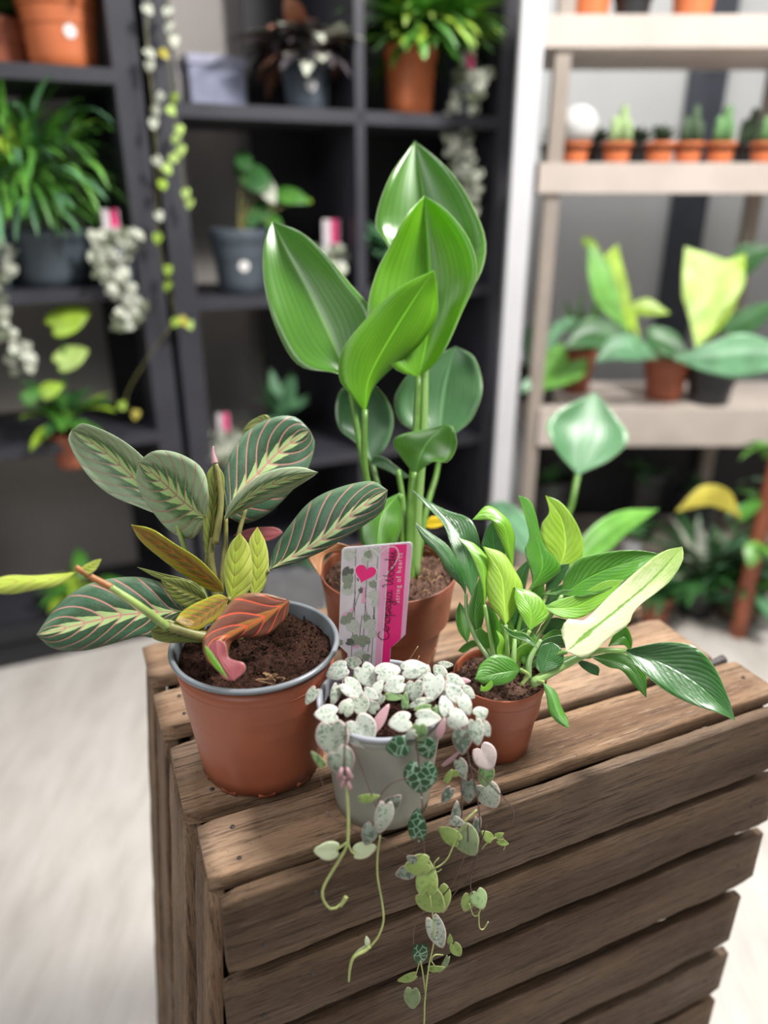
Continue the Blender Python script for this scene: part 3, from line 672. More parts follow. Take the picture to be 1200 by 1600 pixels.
P([(754, 925), (745, 890), (730, 857)], [(757, 945), (757, 905), (750, 872), (714, 840)], [(763, 920), (768, 885), (745, 852)], mp_light, (0.635, 0.65, 0, .006))
P([(812, 960), (804, 935), (806, 918)], [(828, 985), (830, 955), (820, 935), (802, 918)], [(856, 965), (850, 942), (830, 924)], mp_light, (0.62, 0.635, 0, .004))
P([(800, 1064), (778, 1071), (755, 1068)], [(813, 1046), (790, 1050), (765, 1055), (742, 1061)], [(800, 1030), (775, 1023), (752, 1037)], mp_mid, (0.595, 0.58, 0, .004), 'small rounded leaf low in front')
P([(836, 1038), (845, 1010)], [(845, 1052), (855, 1025), (862, 1003)], [(878, 1040), (878, 1015)], mp_dark, (0.61, 0.62, 0, 0))
P([(738, 1012), (725, 1020)], [(748, 1008), (733, 1010), (715, 1017)], [(740, 1000), (726, 1006)], mp_mid, (0.68, 0.69, 0, 0))
P([(735, 980), (730, 955), (740, 925)], [(745, 995), (742, 955), (750, 900)], [(755, 970), (758, 935)], mp_mid, (0.645, 0.655, 0, .004))
P([(795, 990), (815, 1000)], [(782, 975), (800, 995), (822, 998), (842, 1014)], [(800, 985), (822, 990)], mp_mid, (0.60, 0.59, 0, 0), 'curled small leaf')
P([(868, 925), (880, 921)], [(845, 928), (870, 928), (894, 923)], [(868, 931), (882, 927)], mp_mid, (0.645, 0.64, 0, 0))
P([(855, 905), (868, 885)], [(852, 925), (868, 900), (890, 880)], [(872, 915), (886, 895)], mp_dark, (0.67, 0.67, 0, 0))
P([(848, 975), (866, 965)], [(840, 992), (860, 978), (885, 968)], [(862, 990), (880, 980)], mp_dark, (0.65, 0.65, 0, 0))
P([(840, 1005), (862, 985)], [(836, 1025), (855, 1003), (880, 985)], [(856, 1018), (876, 1000)], mp_mid, (0.64, 0.645, 0, 0))
P([(788, 1000), (780, 975)], [(795, 1020), (792, 990), (785, 955)], [(805, 1000), (800, 970)], mp_light, (0.635, 0.64, 0, 0))
P([(812, 1020), (808, 990)], [(820, 1045), (822, 1010), (828, 980)], [(832, 1030), (838, 1000)], mp_mid, (0.615, 0.63, 0, 0))
P([(740, 890), (735, 870)], [(752, 905), (742, 875), (726, 850)], [(755, 890), (745, 860)], mp_mid, (0.67, 0.68, 0, 0))
P([(960, 990), (975, 975), (988, 1000)], [(950, 1010), (975, 995), (985, 1015), (982, 1025)], [(965, 1008), (978, 1010)], mp_mid, (0.68, 0.68, 0, 0))
P([(716, 985), (712, 960)], [(730, 1005), (722, 975), (718, 940)], [(735, 985), (728, 955)], mp_mid, (0.66, 0.67, 0, 0))
for (M_, w_, m, D) in [
    ([(788, 1040), (775, 1000), (768, 965), (760, 945)], 9, mp_mid, .645), ([(800, 1035), (806, 995), (812, 960), (822, 935)], 10, mp_dark, .65),
    ([(810, 1030), (830, 985), (846, 955), (868, 945)], 9, mp_mid, .65), ([(796, 1030), (790, 1000), (798, 970), (792, 945)], 10, mp_dark, .655),
    ([(820, 1040), (850, 1012), (880, 1002), (905, 1010)], 10, mp_dark, .64), ([(770, 1035), (752, 1000), (742, 970), (732, 948)], 7, mp_light, .65),
    ([(780, 1035), (768, 1010), (748, 990), (736, 985)], 8, mp_mid, .64), ([(805, 1020), (815, 975), (838, 930), (850, 905)], 12, mp_mid, .675),
    ([(805, 1025), (800, 960), (812, 905), (830, 870)], 12, mp_dark, .685), ([(800, 1040), (812, 1020), (832, 1012), (846, 1028)], 8, mp_light, .615),
    ([(790, 1045), (782, 1020), (786, 1000), (775, 985)], 6, mp_light, .62), ([(842, 960), (862, 940), (880, 925), (900, 905)], 13, mp_dark, .68)]:
    L_, R_ = [], []
    for i in (1, 2):
        dx, dy = M_[i + 1][0] - M_[i - 1][0], M_[i + 1][1] - M_[i - 1][1]; l = math.hypot(dx, dy)
        L_.append((M_[i][0] - dy / l * w_, M_[i][1] + dx / l * w_)); R_.append((M_[i][0] + dy / l * w_, M_[i][1] - dx / l * w_))
    P(L_, M_, R_, m, (D, D + .004, .004, -.002))
lf('leaf', pl, [(755, 1078), (752, 1070)], [(768, 1062), (760, 1072), (750, 1080)], [(770, 1072), (762, 1080)], mp_light, (0.585, 0.582, 0))
for pts, r0, r1, m in [
    ([(768, 1035, .63), (745, 1000, .64), (730, 960, .65), (728, 928, .655)], .0024, .0016, mp_mid),
    ([(775, 1035, .635), (755, 1000, .645), (742, 960, .655), (738, 933, .66)], .0022, .0016, mp_light),
    ([(785, 1030, .645), (795, 960, .655), (800, 888, .665)], .0022, .0016, m_stem_l),
    ([(800, 1030, .645), (812, 970, .65), (826, 922, .655)], .0024, .0018, m_stem),
    ([(810, 1030, .65), (845, 950, .67), (872, 892, .69)], .002, .0018, m_stem_l),
    ([(812, 1035, .645), (850, 980, .65), (878, 930, .655)], .0024, .0018, mp_light),
    ([(805, 1040, .635), (825, 990, .64), (848, 950, .645)], .0022, .0016, m_stem_l),
    ([(812, 1050, .625), (850, 1030, .62), (886, 1018, .615)], .0026, .002, m_stem),
    ([(830, 1068, .61), (880, 1040, .62), (930, 1018, .63), (977, 1017, .635)], .0042, .0022, mp_light),
    ([(820, 1060, .62), (838, 1064, .61), (850, 1066, .605)], .002, .0016, m_stem_l),
    ([(815, 1070, .60), (825, 1055, .60), (813, 1046, .595)], .0018, .0014, m_stem_l),
    ([(795, 1040, .63), (792, 1010, .625), (790, 976, .625)], .0024, .0018, mp_light),
    ([(775, 1040, .635), (765, 990, .635), (757, 945, .635)], .0022, .0016, mp_light),
    ([(808, 1045, .625), (815, 1010, .62), (828, 985, .62)], .0024, .0018, m_stem_l),
    ([(850, 1050, .625), (885, 1030, .64), (922, 1026, .65)], .0026, .0018, m_stem),
    ([(762, 1030, .645), (755, 1010, .66), (748, 1000, .67)], .0016, .0012, m_stem),
    ([(800, 1060, .61), (803, 1020, .61), (805, 985, .62)], .003, .0016, mp_light),
    ([(825, 1060, .61), (828, 1030, .612), (845, 1000, .62)], .003, .0018, mp_mid)]:
    stem(pl, pts, r0, r1, m)

# ================= string of hearts
sc = V((-0.0015, 0.4771, ZT))
sh = thing('potted_string_of_hearts', 'silvery string of hearts trailing from the taupe pot at front of crate', 'potted plant', sc)
h = 0.0985
obj('pot', lathe(sc, potprof(0.0490, 0.0392, h, wall=0.001), 64), m_taupe, sh)
rim = [(0.042, 0.05), (0.0482, h - 0.004)] + [(0.0496 + 0.0020 * math.cos(a), h + 0.0005 + 0.0020 * math.sin(a)) for a in [-1.3 + 0.5 * k for k in range(9)]] + [(0.0470, h - 0.003), (0.041, 0.05)]
obj('rim', lathe(sc, rim, 64), m_rimlilac, sh)['label'] = 'lilac-grey pot rim'
soil(sc, 0.0465, ZT + 0.091, m_soil, sh, 0.003, 4, 500)
CR = V((1, 0, 0)); CU = V((0, s_, c_)); CB = V((0, -c_, s_))       # camera right / up / towards the camera
def HL(x, y, wpx, ang, m, mode='z', par=0.742, asp=1.0, tilt=None, notch=0.28, rnd=0.35):
    """heart leaf: centre px, width px, direction of tip (deg, 0 = right, -90 = down)"""
    p = PZ(x, y, par) if mode == 'z' else (PH(x, y, par) if mode == 'h' else PY(x, y, par))
    d = (p - CAM).dot(V((0, c_, -s_)))
    size = wpx * d / F * (1.42 if mode == 'z' else 1.2)
    t = CR * math.cos(math.radians(ang)) + CU * math.sin(math.radians(ang))
    base = (CB * 0.75 + V((0, 0, 0.55))) if mode != 'h' else CB
    nn = (base + V((R.uniform(-rnd, rnd), 0, R.uniform(-rnd, rnd) * 0.6))) if tilt is None else V(tilt)
    return obj('leaf', heart(p, size, t, nn, asp, notch, cup=R.uniform(0.05, 0.25), fold=R.uniform(-.15, .2)), m, sh, solid=0.0007)
def cx(X, Y): return 480 + X / 3.53, 1000 + Y / 3.53
crown = [  # crop coordinates X, Y, width, tip angle, material, z, aspect
    (175, 165, 98, 200, 'w', .752, .85), (320, 185, 105, -60, 'w', .752, .9), (430, 178, 110, 20, 'w', .755, .8), (575, 160, 112, 10, 'w', .755, .75),
    (498, 246, 100, 200, 'w', .750, .75), (592, 268, 92, -80, 's', .749, .9), (695, 245, 112, -100, 'w', .752, .85), (800, 228, 85, -20, 'w', .750, .8),
    (160, 285, 92, 250, 's', .748, .5), (238, 262, 105, -40, 'w', .750, .8), (340, 295, 72, -30, 'w', .748, .7), (385, 268, 66, 60, 'w', .749, .7),
    (293, 352, 84, -80, 's', .745, .95), (215, 378, 76, 60, 's', .744, .9), (365, 372, 62, 130, 'd', .743, .9), (122, 408, 98, 185, 'w', .744, .85),
    (30, 298, 80, 240, 's', .747, .62), (525, 448, 95, 190, 'w', .742, .95), (650, 432, 105, 0, 'w', .743, .7), (650, 375, 76, 190, 'g', .746, .45),
    (720, 388, 55, -60, 'g', .744, .6), (768, 378, 88, 100, 'w', .745, .75), (816, 432, 90, -20, 'w', .743, .95), (815, 298, 84, 130, 'w', .749, .85),
    (868, 345, 88, -70, 'w', .747, .75), (878, 285, 66, -40, 's', .749, .85), (765, 278, 60, 200, 's', .748, .6), (952, 405, 68, 30, 's', .742, .9),
    (930, 490, 105, -80, 's', .738, .65), (975, 482, 66, -60, 's', .738, .8), (470, 312, 82, 0, 'g', .744, .45), (540, 345, 70, 90, 'g', .745, .45),
    (755, 137, 70, 5, 's', .748, .45), (638, 335, 80, 10, 's', .745, .35), (610, 350, 80, 200, 's', .744, .35), (262, 130, 70, 160, 's', .750, .8),
    (645, 190, 78, 60, 's', .751, .8), (735, 180, 70, 120, 's', .751, .8), (285, 220, 60, 100, 'g', .748, .8), (400, 325, 60, 240, 'd', .744, .7), (440, 230, 60, 90, 's', .747, .7)]
MS = dict(w=ms_white, s=ms_silver, d=ms_dusk, g=ms_green, l=ms_lime, p=ms_pale, k=ms_dark, r=ms_pink)
for (X, Y, wd, an, m, z, asp) in crown:
    x, y = cx(X, Y); HL(x, y, wd / 3.53, an, MS[m], 'z', z, asp)
HL(*cx(140, 525), 42, -80, ms_silver, 'z', .736, 1.0, tilt=CB + V((-.2, 0, 0.1)))
HL(*cx(292, 492), 40, -60, ms_white, 'z', .737, 1.0, tilt=CB + V((.2, 0, 0.1)))
HL(*cx(398, 445), 36, 60, ms_pink, 'z', .738, .35)
HL(*cx(855, 224), 16, 0, ms_pink, 'z', .745, .5)
HL(*cx(735, 500), 28, 70, ms_pink, 'h', .008, .4)
HL(*cx(785, 665), 34, 40, ms_pink, 'h', .010, .18)
hang = [  # px, py, width px, tip angle, mat, offset from crate front plane, aspect
    (533, 1187, 42, -60, 'd', .006, .95), (624, 1167, 33, 200, 'k', .010, .95), (665, 1167, 31, -70, 'k', .010, .95), (657, 1210, 46, -90, 'k', .012, 1.05),
    (652, 1295, 44, 90, 'k', .016, .62), (655, 1142, 26, -90, 'g', .010, .9), (644, 1148, 16, 200, 's', .010, .9), (500, 1190, 30, 130, 'g', .006, .35),
    (722, 1152, 38, -90, 'd', .010, .75), (735, 1147, 22, -60, 'd', .008, .8), (720, 1195, 24, -60, 's', .014, .75), (723, 1209, 14, -60, 's', .014, .75),
    (757, 1180, 38, -60, 'r2', .004, .95), (759, 1208, 32, -90, 'g', .004, .8), (763, 1240, 46, -60, 's', .006, .75), (732, 1232, 34, -90, 'd', .006, .7),
    (572, 1248, 30, 10, 'l', .010, .42), (600, 1272, 46, -100, 's', .014, .62), (607, 1262, 38, 40, 'd', .008, .7), (578, 1300, 30, -110, 'd', .012, .8),
    (515, 1329, 34, 175, 'p', .014, .85), (566, 1330, 32, 10, 'p', .014, .82), (712, 1272, 28, 80, 'd', .012, .5), (711, 1283, 22, -20, 's', .014, .7),
    (706, 1308, 34, 150, 'l', .010, .7), (726, 1309, 44, -60, 'g2', .012, .9), (745, 1290, 34, -95, 'd', .010, .4), (763, 1308, 20, 140, 'l', .012, .7),
    (778, 1306, 14, 20, 'l', .012, .6), (784, 1316, 18, -20, 'l', .012, .5), (657, 1352, 36, 190, 'l', .014, .9), (645, 1343, 16, 150, 'd', .012, .8),
    (636, 1363, 28, 200, 'd', .010, .8), (667, 1378, 46, 90, 'l', .016, .7), (671, 1405, 42, -40, 'l', .014, .95), (688, 1400, 40, -80, 'l', .012, .8),
    (681, 1452, 48, -70, 's', .014, .55), (657, 1490, 34, -90, 'k', .014, .65), (640, 1528, 28, 200, 'l', .014, .45), (644, 1556, 32, -90, 'g2', .014, .75),
    (712, 1482, 22, -60, 'l', .014, .75), (703, 1470, 14, 90, 'l', .014, .6), (732, 1407, 28, -100, 'l', .012, .85), (748, 1402, 28, -70, 'p2', .014, .9),
    (678, 1514, 24, 10, 'l', .014, .4), (696, 1505, 26, -120, 'g2', .014, .35), (744, 1140, 30, -80, 's', .012, .7), (700, 1215, 20, 60, 'l', .010, .5),
    (712, 1208, 16, 20, 'l', .010, .6), (700, 1240, 26, -120, 'd', .008, .6), (565, 1485, 22, 215, 'p', .014, .35), (574, 1472, 13, 100, 'p', .014, .6)]
MS['r2'] = silver('heart_leaf_blush', (0.52, 0.44, 0.42), (0.42, 0.34, 0.33), (0.6, 0.48, 0.46), .6)
MS['g2'] = silver('heart_leaf_sage', (0.26, 0.33, 0.17), (0.2, 0.27, 0.12), (0.36, 0.38, 0.22), .55, trans=.2)
MS['p2'] = silver('heart_leaf_mint', (0.36, 0.50, 0.24), (0.24, 0.38, 0.15), (0.5, 0.52, 0.3), .55, trans=.2)
for (x, y, wd, an, m, off, asp) in hang: HL(x, y, wd, an, MS[m], 'h', off, asp, rnd=0.3)
def vine(pts, r0=.0006, r1=.0005, m=m_vine, off=.011, name='vine'):
    return obj(name, tube([PH(p[0], p[1], p[2] if len(p) > 2 else off) for p in pts], r0, r1, 26, 6), m, sh)
vine([(541, 1130, .004), (538, 1190), (541, 1230)], .0007, .0008, m_vine)
vine([(541, 1225), (544, 1270), (544, 1305), (542, 1322), (525, 1352), (506, 1385), (505, 1405), (518, 1421), (533, 1412), (540, 1402)], .0011, .0010, m_vinel, .016)
vine([(542, 1316), (530, 1325), (525, 1330)], .0009, .0006, m_vinel, .016); vine([(543, 1316), (549, 1330), (556, 1335)], .0009, .0006, m_vinel, .016)
vine([(532, 1416), (537, 1408), (541, 1401)], .0012, .0019, m_vinel, .016, 'bud')
vine([(552, 1165, .004), (565, 1200), (580, 1240), (588, 1262)], .0005)
vine([(594, 1305), (590, 1335), (590, 1370), (597, 1410), (599, 1440), (590, 1465), (577, 1480)], .0007, .0010, m_vinel, .016)
vine([(578, 1478), (570, 1485), (553, 1495), (547, 1512), (545, 1533)], .0017, .0010, m_vinel, .016)
vine([(590, 1250), (593, 1280), (594, 1308)], .0006)
vine([(650, 1150), (653, 1180), (656, 1212), (660, 1260), (658, 1285)], .0007)
vine([(660, 1285, .014), (663, 1330), (667, 1380), (672, 1400)], .0006)
vine([(657, 1215, .01), (620, 1220), (600, 1235), (592, 1250)], .0004)
vine([(727, 1150), (733, 1190), (745, 1240), (750, 1290), (745, 1340), (737, 1365), (735, 1385), (740, 1402)], .0006)
vine([(720, 1215), (722, 1260), (720, 1290)], .0007)
vine([(733, 1195), (760, 1220), (790, 1250), (802, 1268), (800, 1285)], .0005, .0006, m_vine, .012)
vine([(745, 1265, .014), (725, 1285), (712, 1312), (700, 1340), (688, 1352), (680, 1356)], .0008, .0006, m_vinel, .014)
vine([(731, 1290, .016), (728, 1330), (700, 1390), (660, 1425), (647, 1450), (646, 1475)], .0006, .0005, m_vine, .014)
vine([(760, 1290, .012), (735, 1360), (700, 1410), (690, 1440)], .0005)
vine([(672, 1400, .017), (676, 1430), (678, 1470), (670, 1510), (664, 1560), (662, 1605), (655, 1630)], .0006, .0008, m_vinel, .016)
vine([(657, 1500, .015), (662, 1530), (665, 1560)], .0007, .0005, m_vinel, .015); vine([(655, 1505, .015), (650, 1522), (645, 1530)], .0005, None, m_vinel, .015)
vine([(733, 1412, .014), (740, 1430), (748, 1428), (752, 1412)], .0006, None, m_vinel, .015); vine([(748, 1425), (749, 1448), (755, 1452), (763, 1440)], .0006, None, m_vinel, .015)
vine([(680, 1510, .015), (674, 1500), (680, 1492), (692, 1492)], .0006, None, m_vinel, .015)
vine([(783, 1305, .012), (790, 1318), (787, 1328)], .0004, None, m_vinel, .012); vine([(775, 1308), (760, 1318), (753, 1326)], .0006, None, m_vinel, .012)
vine([(686, 1340), (678, 1350), (682, 1362), (690, 1358)], .0005, None, m_vinel, .014)
vine([(497, 1170, .006), (498, 1200), (508, 1240), (514, 1276)], .0004, None, m_vine, .006)
vine([(510, 1270, .004), (535, 1285, .006), (560, 1300, .008), (600, 1310, .01)], .0006)
vine([(655, 1290, .008), (640, 1335), (600, 1310)], .0003, None, m_vine, .008)
for (x, y) in ((648, 1235), (656, 1232), (657, 1248), (653, 1315)):
    p = PH(x, y, .013); obj('node', tube([p, p + V((.0012, 0, .001))], .0011, .0008, 3, 6), ms_dusk, sh)
for (x0, y0, x1, y1) in ((534, 1200, 530, 1215), (542, 1200, 548, 1215), (538, 1215, 534, 1228), (542, 1218, 546, 1232)):
    obj('bud', tube([PH(x0, y0, .014), PH((x0 + x1) / 2, (y0 + y1) / 2, .017), PH(x1, y1, .014)], .0012, .002, 6, 6), ms_pink, sh)
for (x0, y0, x1, y1) in ((637, 1035, 653, 1010), (667, 1040, 681, 1012), (648, 1042, 655, 1025)):
    obj('dry_root', tube([PY(x0, y0, .515), PY(x1, y1, .515)], .0006, .0004, 6, 5), m_straw, sh)
for k in range(14):   # short runners in the crown
    a = R.random() * 6.28; q = R.uniform(.01, .04); p = sc + V((q * math.cos(a), q * math.sin(a), .095)); d = V((R.uniform(-1, 1), R.uniform(-1, 0.2), 0)) * .02
    obj('vine', tube([p, p + d * .5 + V((0, 0, .012)), p + d + V((0, 0, .008))], .0006, .0005, 8, 5), m_vine if k % 2 else ms_pink, sh)

# ================= plant card
YC = 0.512
o_ = PY(529, 1008, YC); ux = PY(634.5, 1000, YC - .002) - o_; uy = PY(534, 856, YC + .004) - o_
nC = ux.cross(uy).normalized()
W_, H_ = ux.length, uy.length
card = thing('plant_label', 'pink and grey plant care card with heart standing in the string of hearts pot', 'plant label', o_)
def CP(u, v, lift=0.0): return o_ + ux * u + uy * v + nC * lift
def cpoly(name, pts, m, lift, th=0.0, parent=None):
    n = len(pts); vs = [CP(u, v, lift) for u, v in pts]
    if th:
        vs += [CP(u, v, lift - th) for u, v in pts]
        fs = [tuple(range(n)), tuple(range(2 * n - 1, n - 1, -1))] + [(i, (i + 1) % n, n + (i + 1) % n, n + i) for i in range(n)]
    else: fs = [tuple(range(n))]
    return obj(name, [vs, fs], m, parent or card, smooth=False)
arc = lambda cx_, cy_, r, a0, a1: [(cx_ + r * math.cos(a0 + (a1 - a0) * k / 5), cy_ + r * math.sin(a0 + (a1 - a0) * k / 5) * W_ / H_) for k in range(6)]
outl = [(0.78, -0.36), (0.78, -0.07), (0.87, -0.02), (0.985, 0.06)] + arc(.94, 1 - .06 * W_ / H_, .06, 0, math.pi / 2) + arc(.06, 1 - .06 * W_ / H_, .06, math.pi / 2, math.pi) + [(0, 0.0), (0.06, -0.04), (0.14, -0.10), (0.14, -0.36)]
cpoly('card', outl, m_cardw, 0, 0.0006)['label'] = 'white card body'
cpoly('picture', [(0.14, -.34), (0.56, -.34), (0.56, .985), (0.055, .985), (0.012, .955), (0.012, .0), (0.07, -.035), (.14, -.09)], m_cardpic, 0.0002)
cpoly('stripe', [(.56, -.34), (.645, -.34), (.655, .985), (.56, .985)], m_pinkl, 0.0002)
cpoly('stripe', [(.66, -.34), (.775, -.34), (.775, -.07), (.86, -.02), (.92, .02), (.92, .985), (.67, .985)], m_pink, 0.0002)['label'] = 'magenta stripe'
cpoly('stripe', [(.925, .025), (.98, .065), (.985, .95), (.96, .985), (.925, .985)], m_pinkl, 0.0002)
cpic_l = [plain('card_leaf_light', (.55, .57, .50), .4, .15, 900), plain('card_leaf_mid', (.28, .32, .23), .4, .2, 900), plain('card_leaf_dark', (.12, .13, .11), .4, .2, 900)]
g = [[], []]
for (u0, v0, u1, v1) in ((.2, .98, .22, .3), (.38, .98, .36, -.3), (.52, .98, .5, -.3), (.22, .55, .17, .2), (.3, .6, .2, .35), (.36, .45, .46, .1), (.46, .5, .53, .2), (.21, .28, .19, -.3), (.33, .3, .30, 0), (.05, .58, .12, .64), (.5, .3, .44, -.1)):
    add(g, tube([CP(u0, v0, .0003), CP(u1, v1, .0003)], .00022, None, 3, 4))
obj('printed_stem', g, m_ink, card)
pleaf = [(.12, .92, .2, 40, 0), (.10, .76, .2, 150, 2), (.1, .69, .2, 200, 1), (.12, .58, .22, 100, 0), (.36, .88, .2, 20, 0), (.38, .93, .16, 200, 1), (.5, .93, .16, 60, 0), (.46, .62, .13, 200, 1), (.5, .5, .2, 90, 0), (.52, .42, .16, 250, 0),
         (.13, .28, .24, 120, 1), (.2, .2, .24, 220, 0), (.46, .2, .22, 90, 0), (.48, .1, .18, 260, 0), (.4, .27, .13, 30, 1), (.26, .05, .22, 150, 1), (.38, .02, .22, 30, 1), (.16, .03, .14, 250, 2), (.02, .03, .12, 90, 1), (.33, -.12, .2, 90, 0), (.25, -.2, .18, 200, 1), (.43, -.15, .14, 60, 1), (.1, .62, .15, 0, 1), (.3, .56, .1, 300, 2), (.27, .68, .09, 10, 2)]
for i, (u, v, s, an, k) in enumerate(pleaf):
    a = math.radians(an); ol = heart2d(14, .9)
    pts = []
    for (x, y) in ol:
        xr, yr = x * math.cos(a) - y * math.sin(a), x * math.sin(a) + y * math.cos(a)
        pts.append((min(.555, max(.014, u + xr * s * .5)), v + yr * s * .5 * W_ / H_))
    cpoly('printed_leaf', pts, cpic_l[k], 0.0005 + i * 1e-5)
def hrt(cu, cv, s, an, n=30):
    a = math.radians(an); pts = []
    for k in range(n):
        t = 6.28318 * k / n; x = 16 * math.sin(t) ** 3 / 16; y = (13 * math.cos(t) - 5 * math.cos(2 * t) - 2 * math.cos(3 * t) - math.cos(4 * t)) / 16
        pts.append((cu + (x * math.cos(a) - y * math.sin(a)) * s, cv + (x * math.sin(a) + y * math.cos(a)) * s * W_ / H_))
    return pts
def ribbon(name, uvs, w, m, lift, parent=None, smooth_n=None, closed=False):
    P_ = [V((u * W_, v * H_, 0)) for u, v in uvs]
    C = spline(P_, smooth_n or len(P_) * 6); vs, fs = [], []
    ex, ey = ux.normalized(), uy.normalized()
    for i, p in enumerate(C):
        t = (C[min(i + 1, len(C) - 1)] - C[max(i - 1, 0)]); t.normalize() if t.length else None
        q = V((-t.y, t.x, 0)) * w / 2
        for z in (p + q, p - q): vs.append(o_ + ex * z.x + ey * z.y + nC * lift)
    for i in range(len(C) - 1): fs.append((2 * i, 2 * i + 1, 2 * i + 3, 2 * i + 2))
    return [vs, fs]
cpoly('heart_emblem', hrt(.345, .735, .172, -18), m_cardw, 0.0010)['label'] = 'white heart outline'
cpoly('heart_emblem', hrt(.345, .735, .157, -18), m_pink, 0.0012)['label'] = 'magenta heart'
g = ribbon('x', [(.27, .80), (.28, .9), (.36, .96), (.46, .955), (.53, .90), (.56, .93), (.66, .97), (.76, .965), (.81, .90), (.78, .82), (.70, .74), (.60, .68), (.5, .64)], .0007, None, .0009)
obj('heart_outline', g, m_cardw, card)
cpoly('printed_leaf', [(.33, .60), (.36, .60), (.36, .50), (.38, .44), (.31, .43), (.32, .50)], m_pinkl, 0.0011)['label'] = 'pink flower tube'
for (u, v) in ((.14, .37), (.05, .33), (.22, -.02)):
    cpoly('printed_leaf', [(u, v), (u + .07, v + .02), (u + .06, v - .012), (u + .01, v - .02)], m_pinkl, 0.0011)
G = {'C': ([[(1.3, 1.75), (.95, 2.1), (.35, 1.8), (.02, 1.0), (.25, .12), (.85, .02), (1.35, .45)]], 1.25),
     'e': ([[(0, .35), (.5, .55), (.6, .92), (.32, 1.0), (.12, .5), (.35, .02), (.8, .3)]], .72), 'r': ([[(0, .25), (.2, 1.0), (.28, .82), (.62, .88), (.55, .3), (.68, .03), (.9, .3)]], .8),
     'o': ([[(.5, 1.0), (.12, .8), (.06, .25), (.38, 0), (.7, .4), (.55, .98), (.7, .85), (.95, .9)]], .85), 'p': ([[(0, .4), (.22, 1.0), (.12, 0), (.02, -1.0)], [(.14, .5), (.45, 1.0), (.75, .7), (.6, .1), (.25, .05), (.9, .3)]], .85),
     'g': ([[(.65, .85), (.3, 1.0), (.05, .5), (.25, .03), (.55, .4), (.68, .95), (.6, -.5), (.35, -1.05), (.12, -.75), (.5, -.1), (.95, .35)]], .88), 'i': ([[(0, .3), (.2, 1.0), (.2, .2), (.35, .02), (.55, .3)], [(.28, 1.4), (.32, 1.52)]], .5),
     'a': ([[(.62, .85), (.3, 1.0), (.05, .45), (.28, .02), (.55, .35), (.66, .98), (.6, .15), (.75, .03), (.98, .35)]], .92),
     'W': ([[(0, 1.6), (.2, 2.05), (.35, 1.6), (.35, .4), (.5, .02), (.85, .8), (1.05, 1.6), (1.0, .4), (1.15, .02), (1.55, .9), (1.75, 2.05)]], 1.6),
     'd': ([[(.62, .85), (.3, 1.0), (.05, .45), (.28, .02), (.55, .35), (.8, 2.05), (.62, .3), (.75, .03), (.98, .35)]], .92), ' ': ([], .55)}
gl = [[], []]; pen = 0.0; txt = 'Ceropegia Woodii'; tot = sum(G[ch][1] for ch in txt); sH = 0.905 / tot; sW = sH * H_ / W_ * 0.70
for ch in txt:
    for st in G[ch][0]:
        uvs = [(0.735 - (y * sW) + (0.035 * (pen + x) / tot), 0.03 + (pen + x) * sH) for x, y in st]
        add(gl, ribbon('x', uvs, .0006, None, .0016))
    pen += G[ch][1]
o = obj('lettering', gl, m_ink, card); o['label'] = 'black handwritten lettering Ceropegia Woodii'
tc = bpy.data.curves.new('t', 'FONT'); tc.body = 'string of hearts'; tc.size = 1.0; tc.space_character = 1.25
to = bpy.data.objects.new('t', tc); COL.objects.link(to); bpy.context.view_layer.update()
tm = bpy.data.meshes.new_from_object(to); bpy.data.objects.remove(to)
xs = [v.co.x for v in tm.vertices]; sx = 0.50 / (max(xs) - min(xs))
vs = [CP(.865 - v.co.y * sx * H_ / W_ * 1.0, .40 + v.co.x * sx, .0008) for v in tm.vertices]
o = obj('lettering', [vs, [tuple(p.vertices) for p in tm.polygons]], m_cardw, card, smooth=False); o['label'] = 'small white lettering string of hearts'

# ------------------------------------------------------------ black shelving at the back left
def s_at(px, py): return PU(px, py)[0]
def unit(name, label, s0, s1, levels, dep=0.34, posts=(), backs=()):
    t = thing(name, label, 'shelving unit', UW(s0, 0, 0), UA)
    for a in (s0, s1 - 0.055): obj('side_panel', box(a, a + 0.055, 0, dep, 0, 2.3, U1, U2, UO), m_shelf, t, False)
    for p in posts: obj('divider', box(p - .012, p + .012, 0.0, dep, 0, 2.3, U1, U2, UO), m_shelf, t, False)
    for z in levels: obj('shelf', box(s0 + .055, s1 - .055, 0.0, dep, z - .028, z, U1, U2, UO), m_shelf, t, False)
    for (a, b, z0, z1) in backs: obj('back_panel', box(a, b, dep, dep + .01, z0, z1, U1, U2, UO), m_shelf_d, t, False)
    obj('plinth', box(s0, s1, 0.0, .03, 0, .11, U1, U2, UO), m_shelf_d, t, False)
    return t
sA = s_at(252, 400); sB0 = s_at(264, 400); sB1 = s_at(800, 300); sM = s_at(563, 200)
z1a = PU(150, 105)[1]; z2a = PU(100, 452)[1]; z3a = PU(100, 690)[1]; z4a = PU(110, 985)[1]
z1b = PU(550, 172)[1]; z2b = PU(400, 462)[1]; z3b = PU(500, 712)[1]
sBk = s_at(190, 300)
unit('shelving_unit', 'black shelving unit full of plants at the left edge', sA - 1.25, sA, [z1a, z2a, z3a, z4a], posts=(sA - .62,), backs=((s_at(150, 300), sA, 0, 2.3), (sA - 1.2, sA - .8, 0, z3a)))
unit('shelving_unit', 'black shelving unit with middle divider behind the tall plant', sB0, sB1, [z1b, z2b, z3b, .16], posts=(sM,), backs=((s_at(455, 300), sB1, 0, 2.3),))
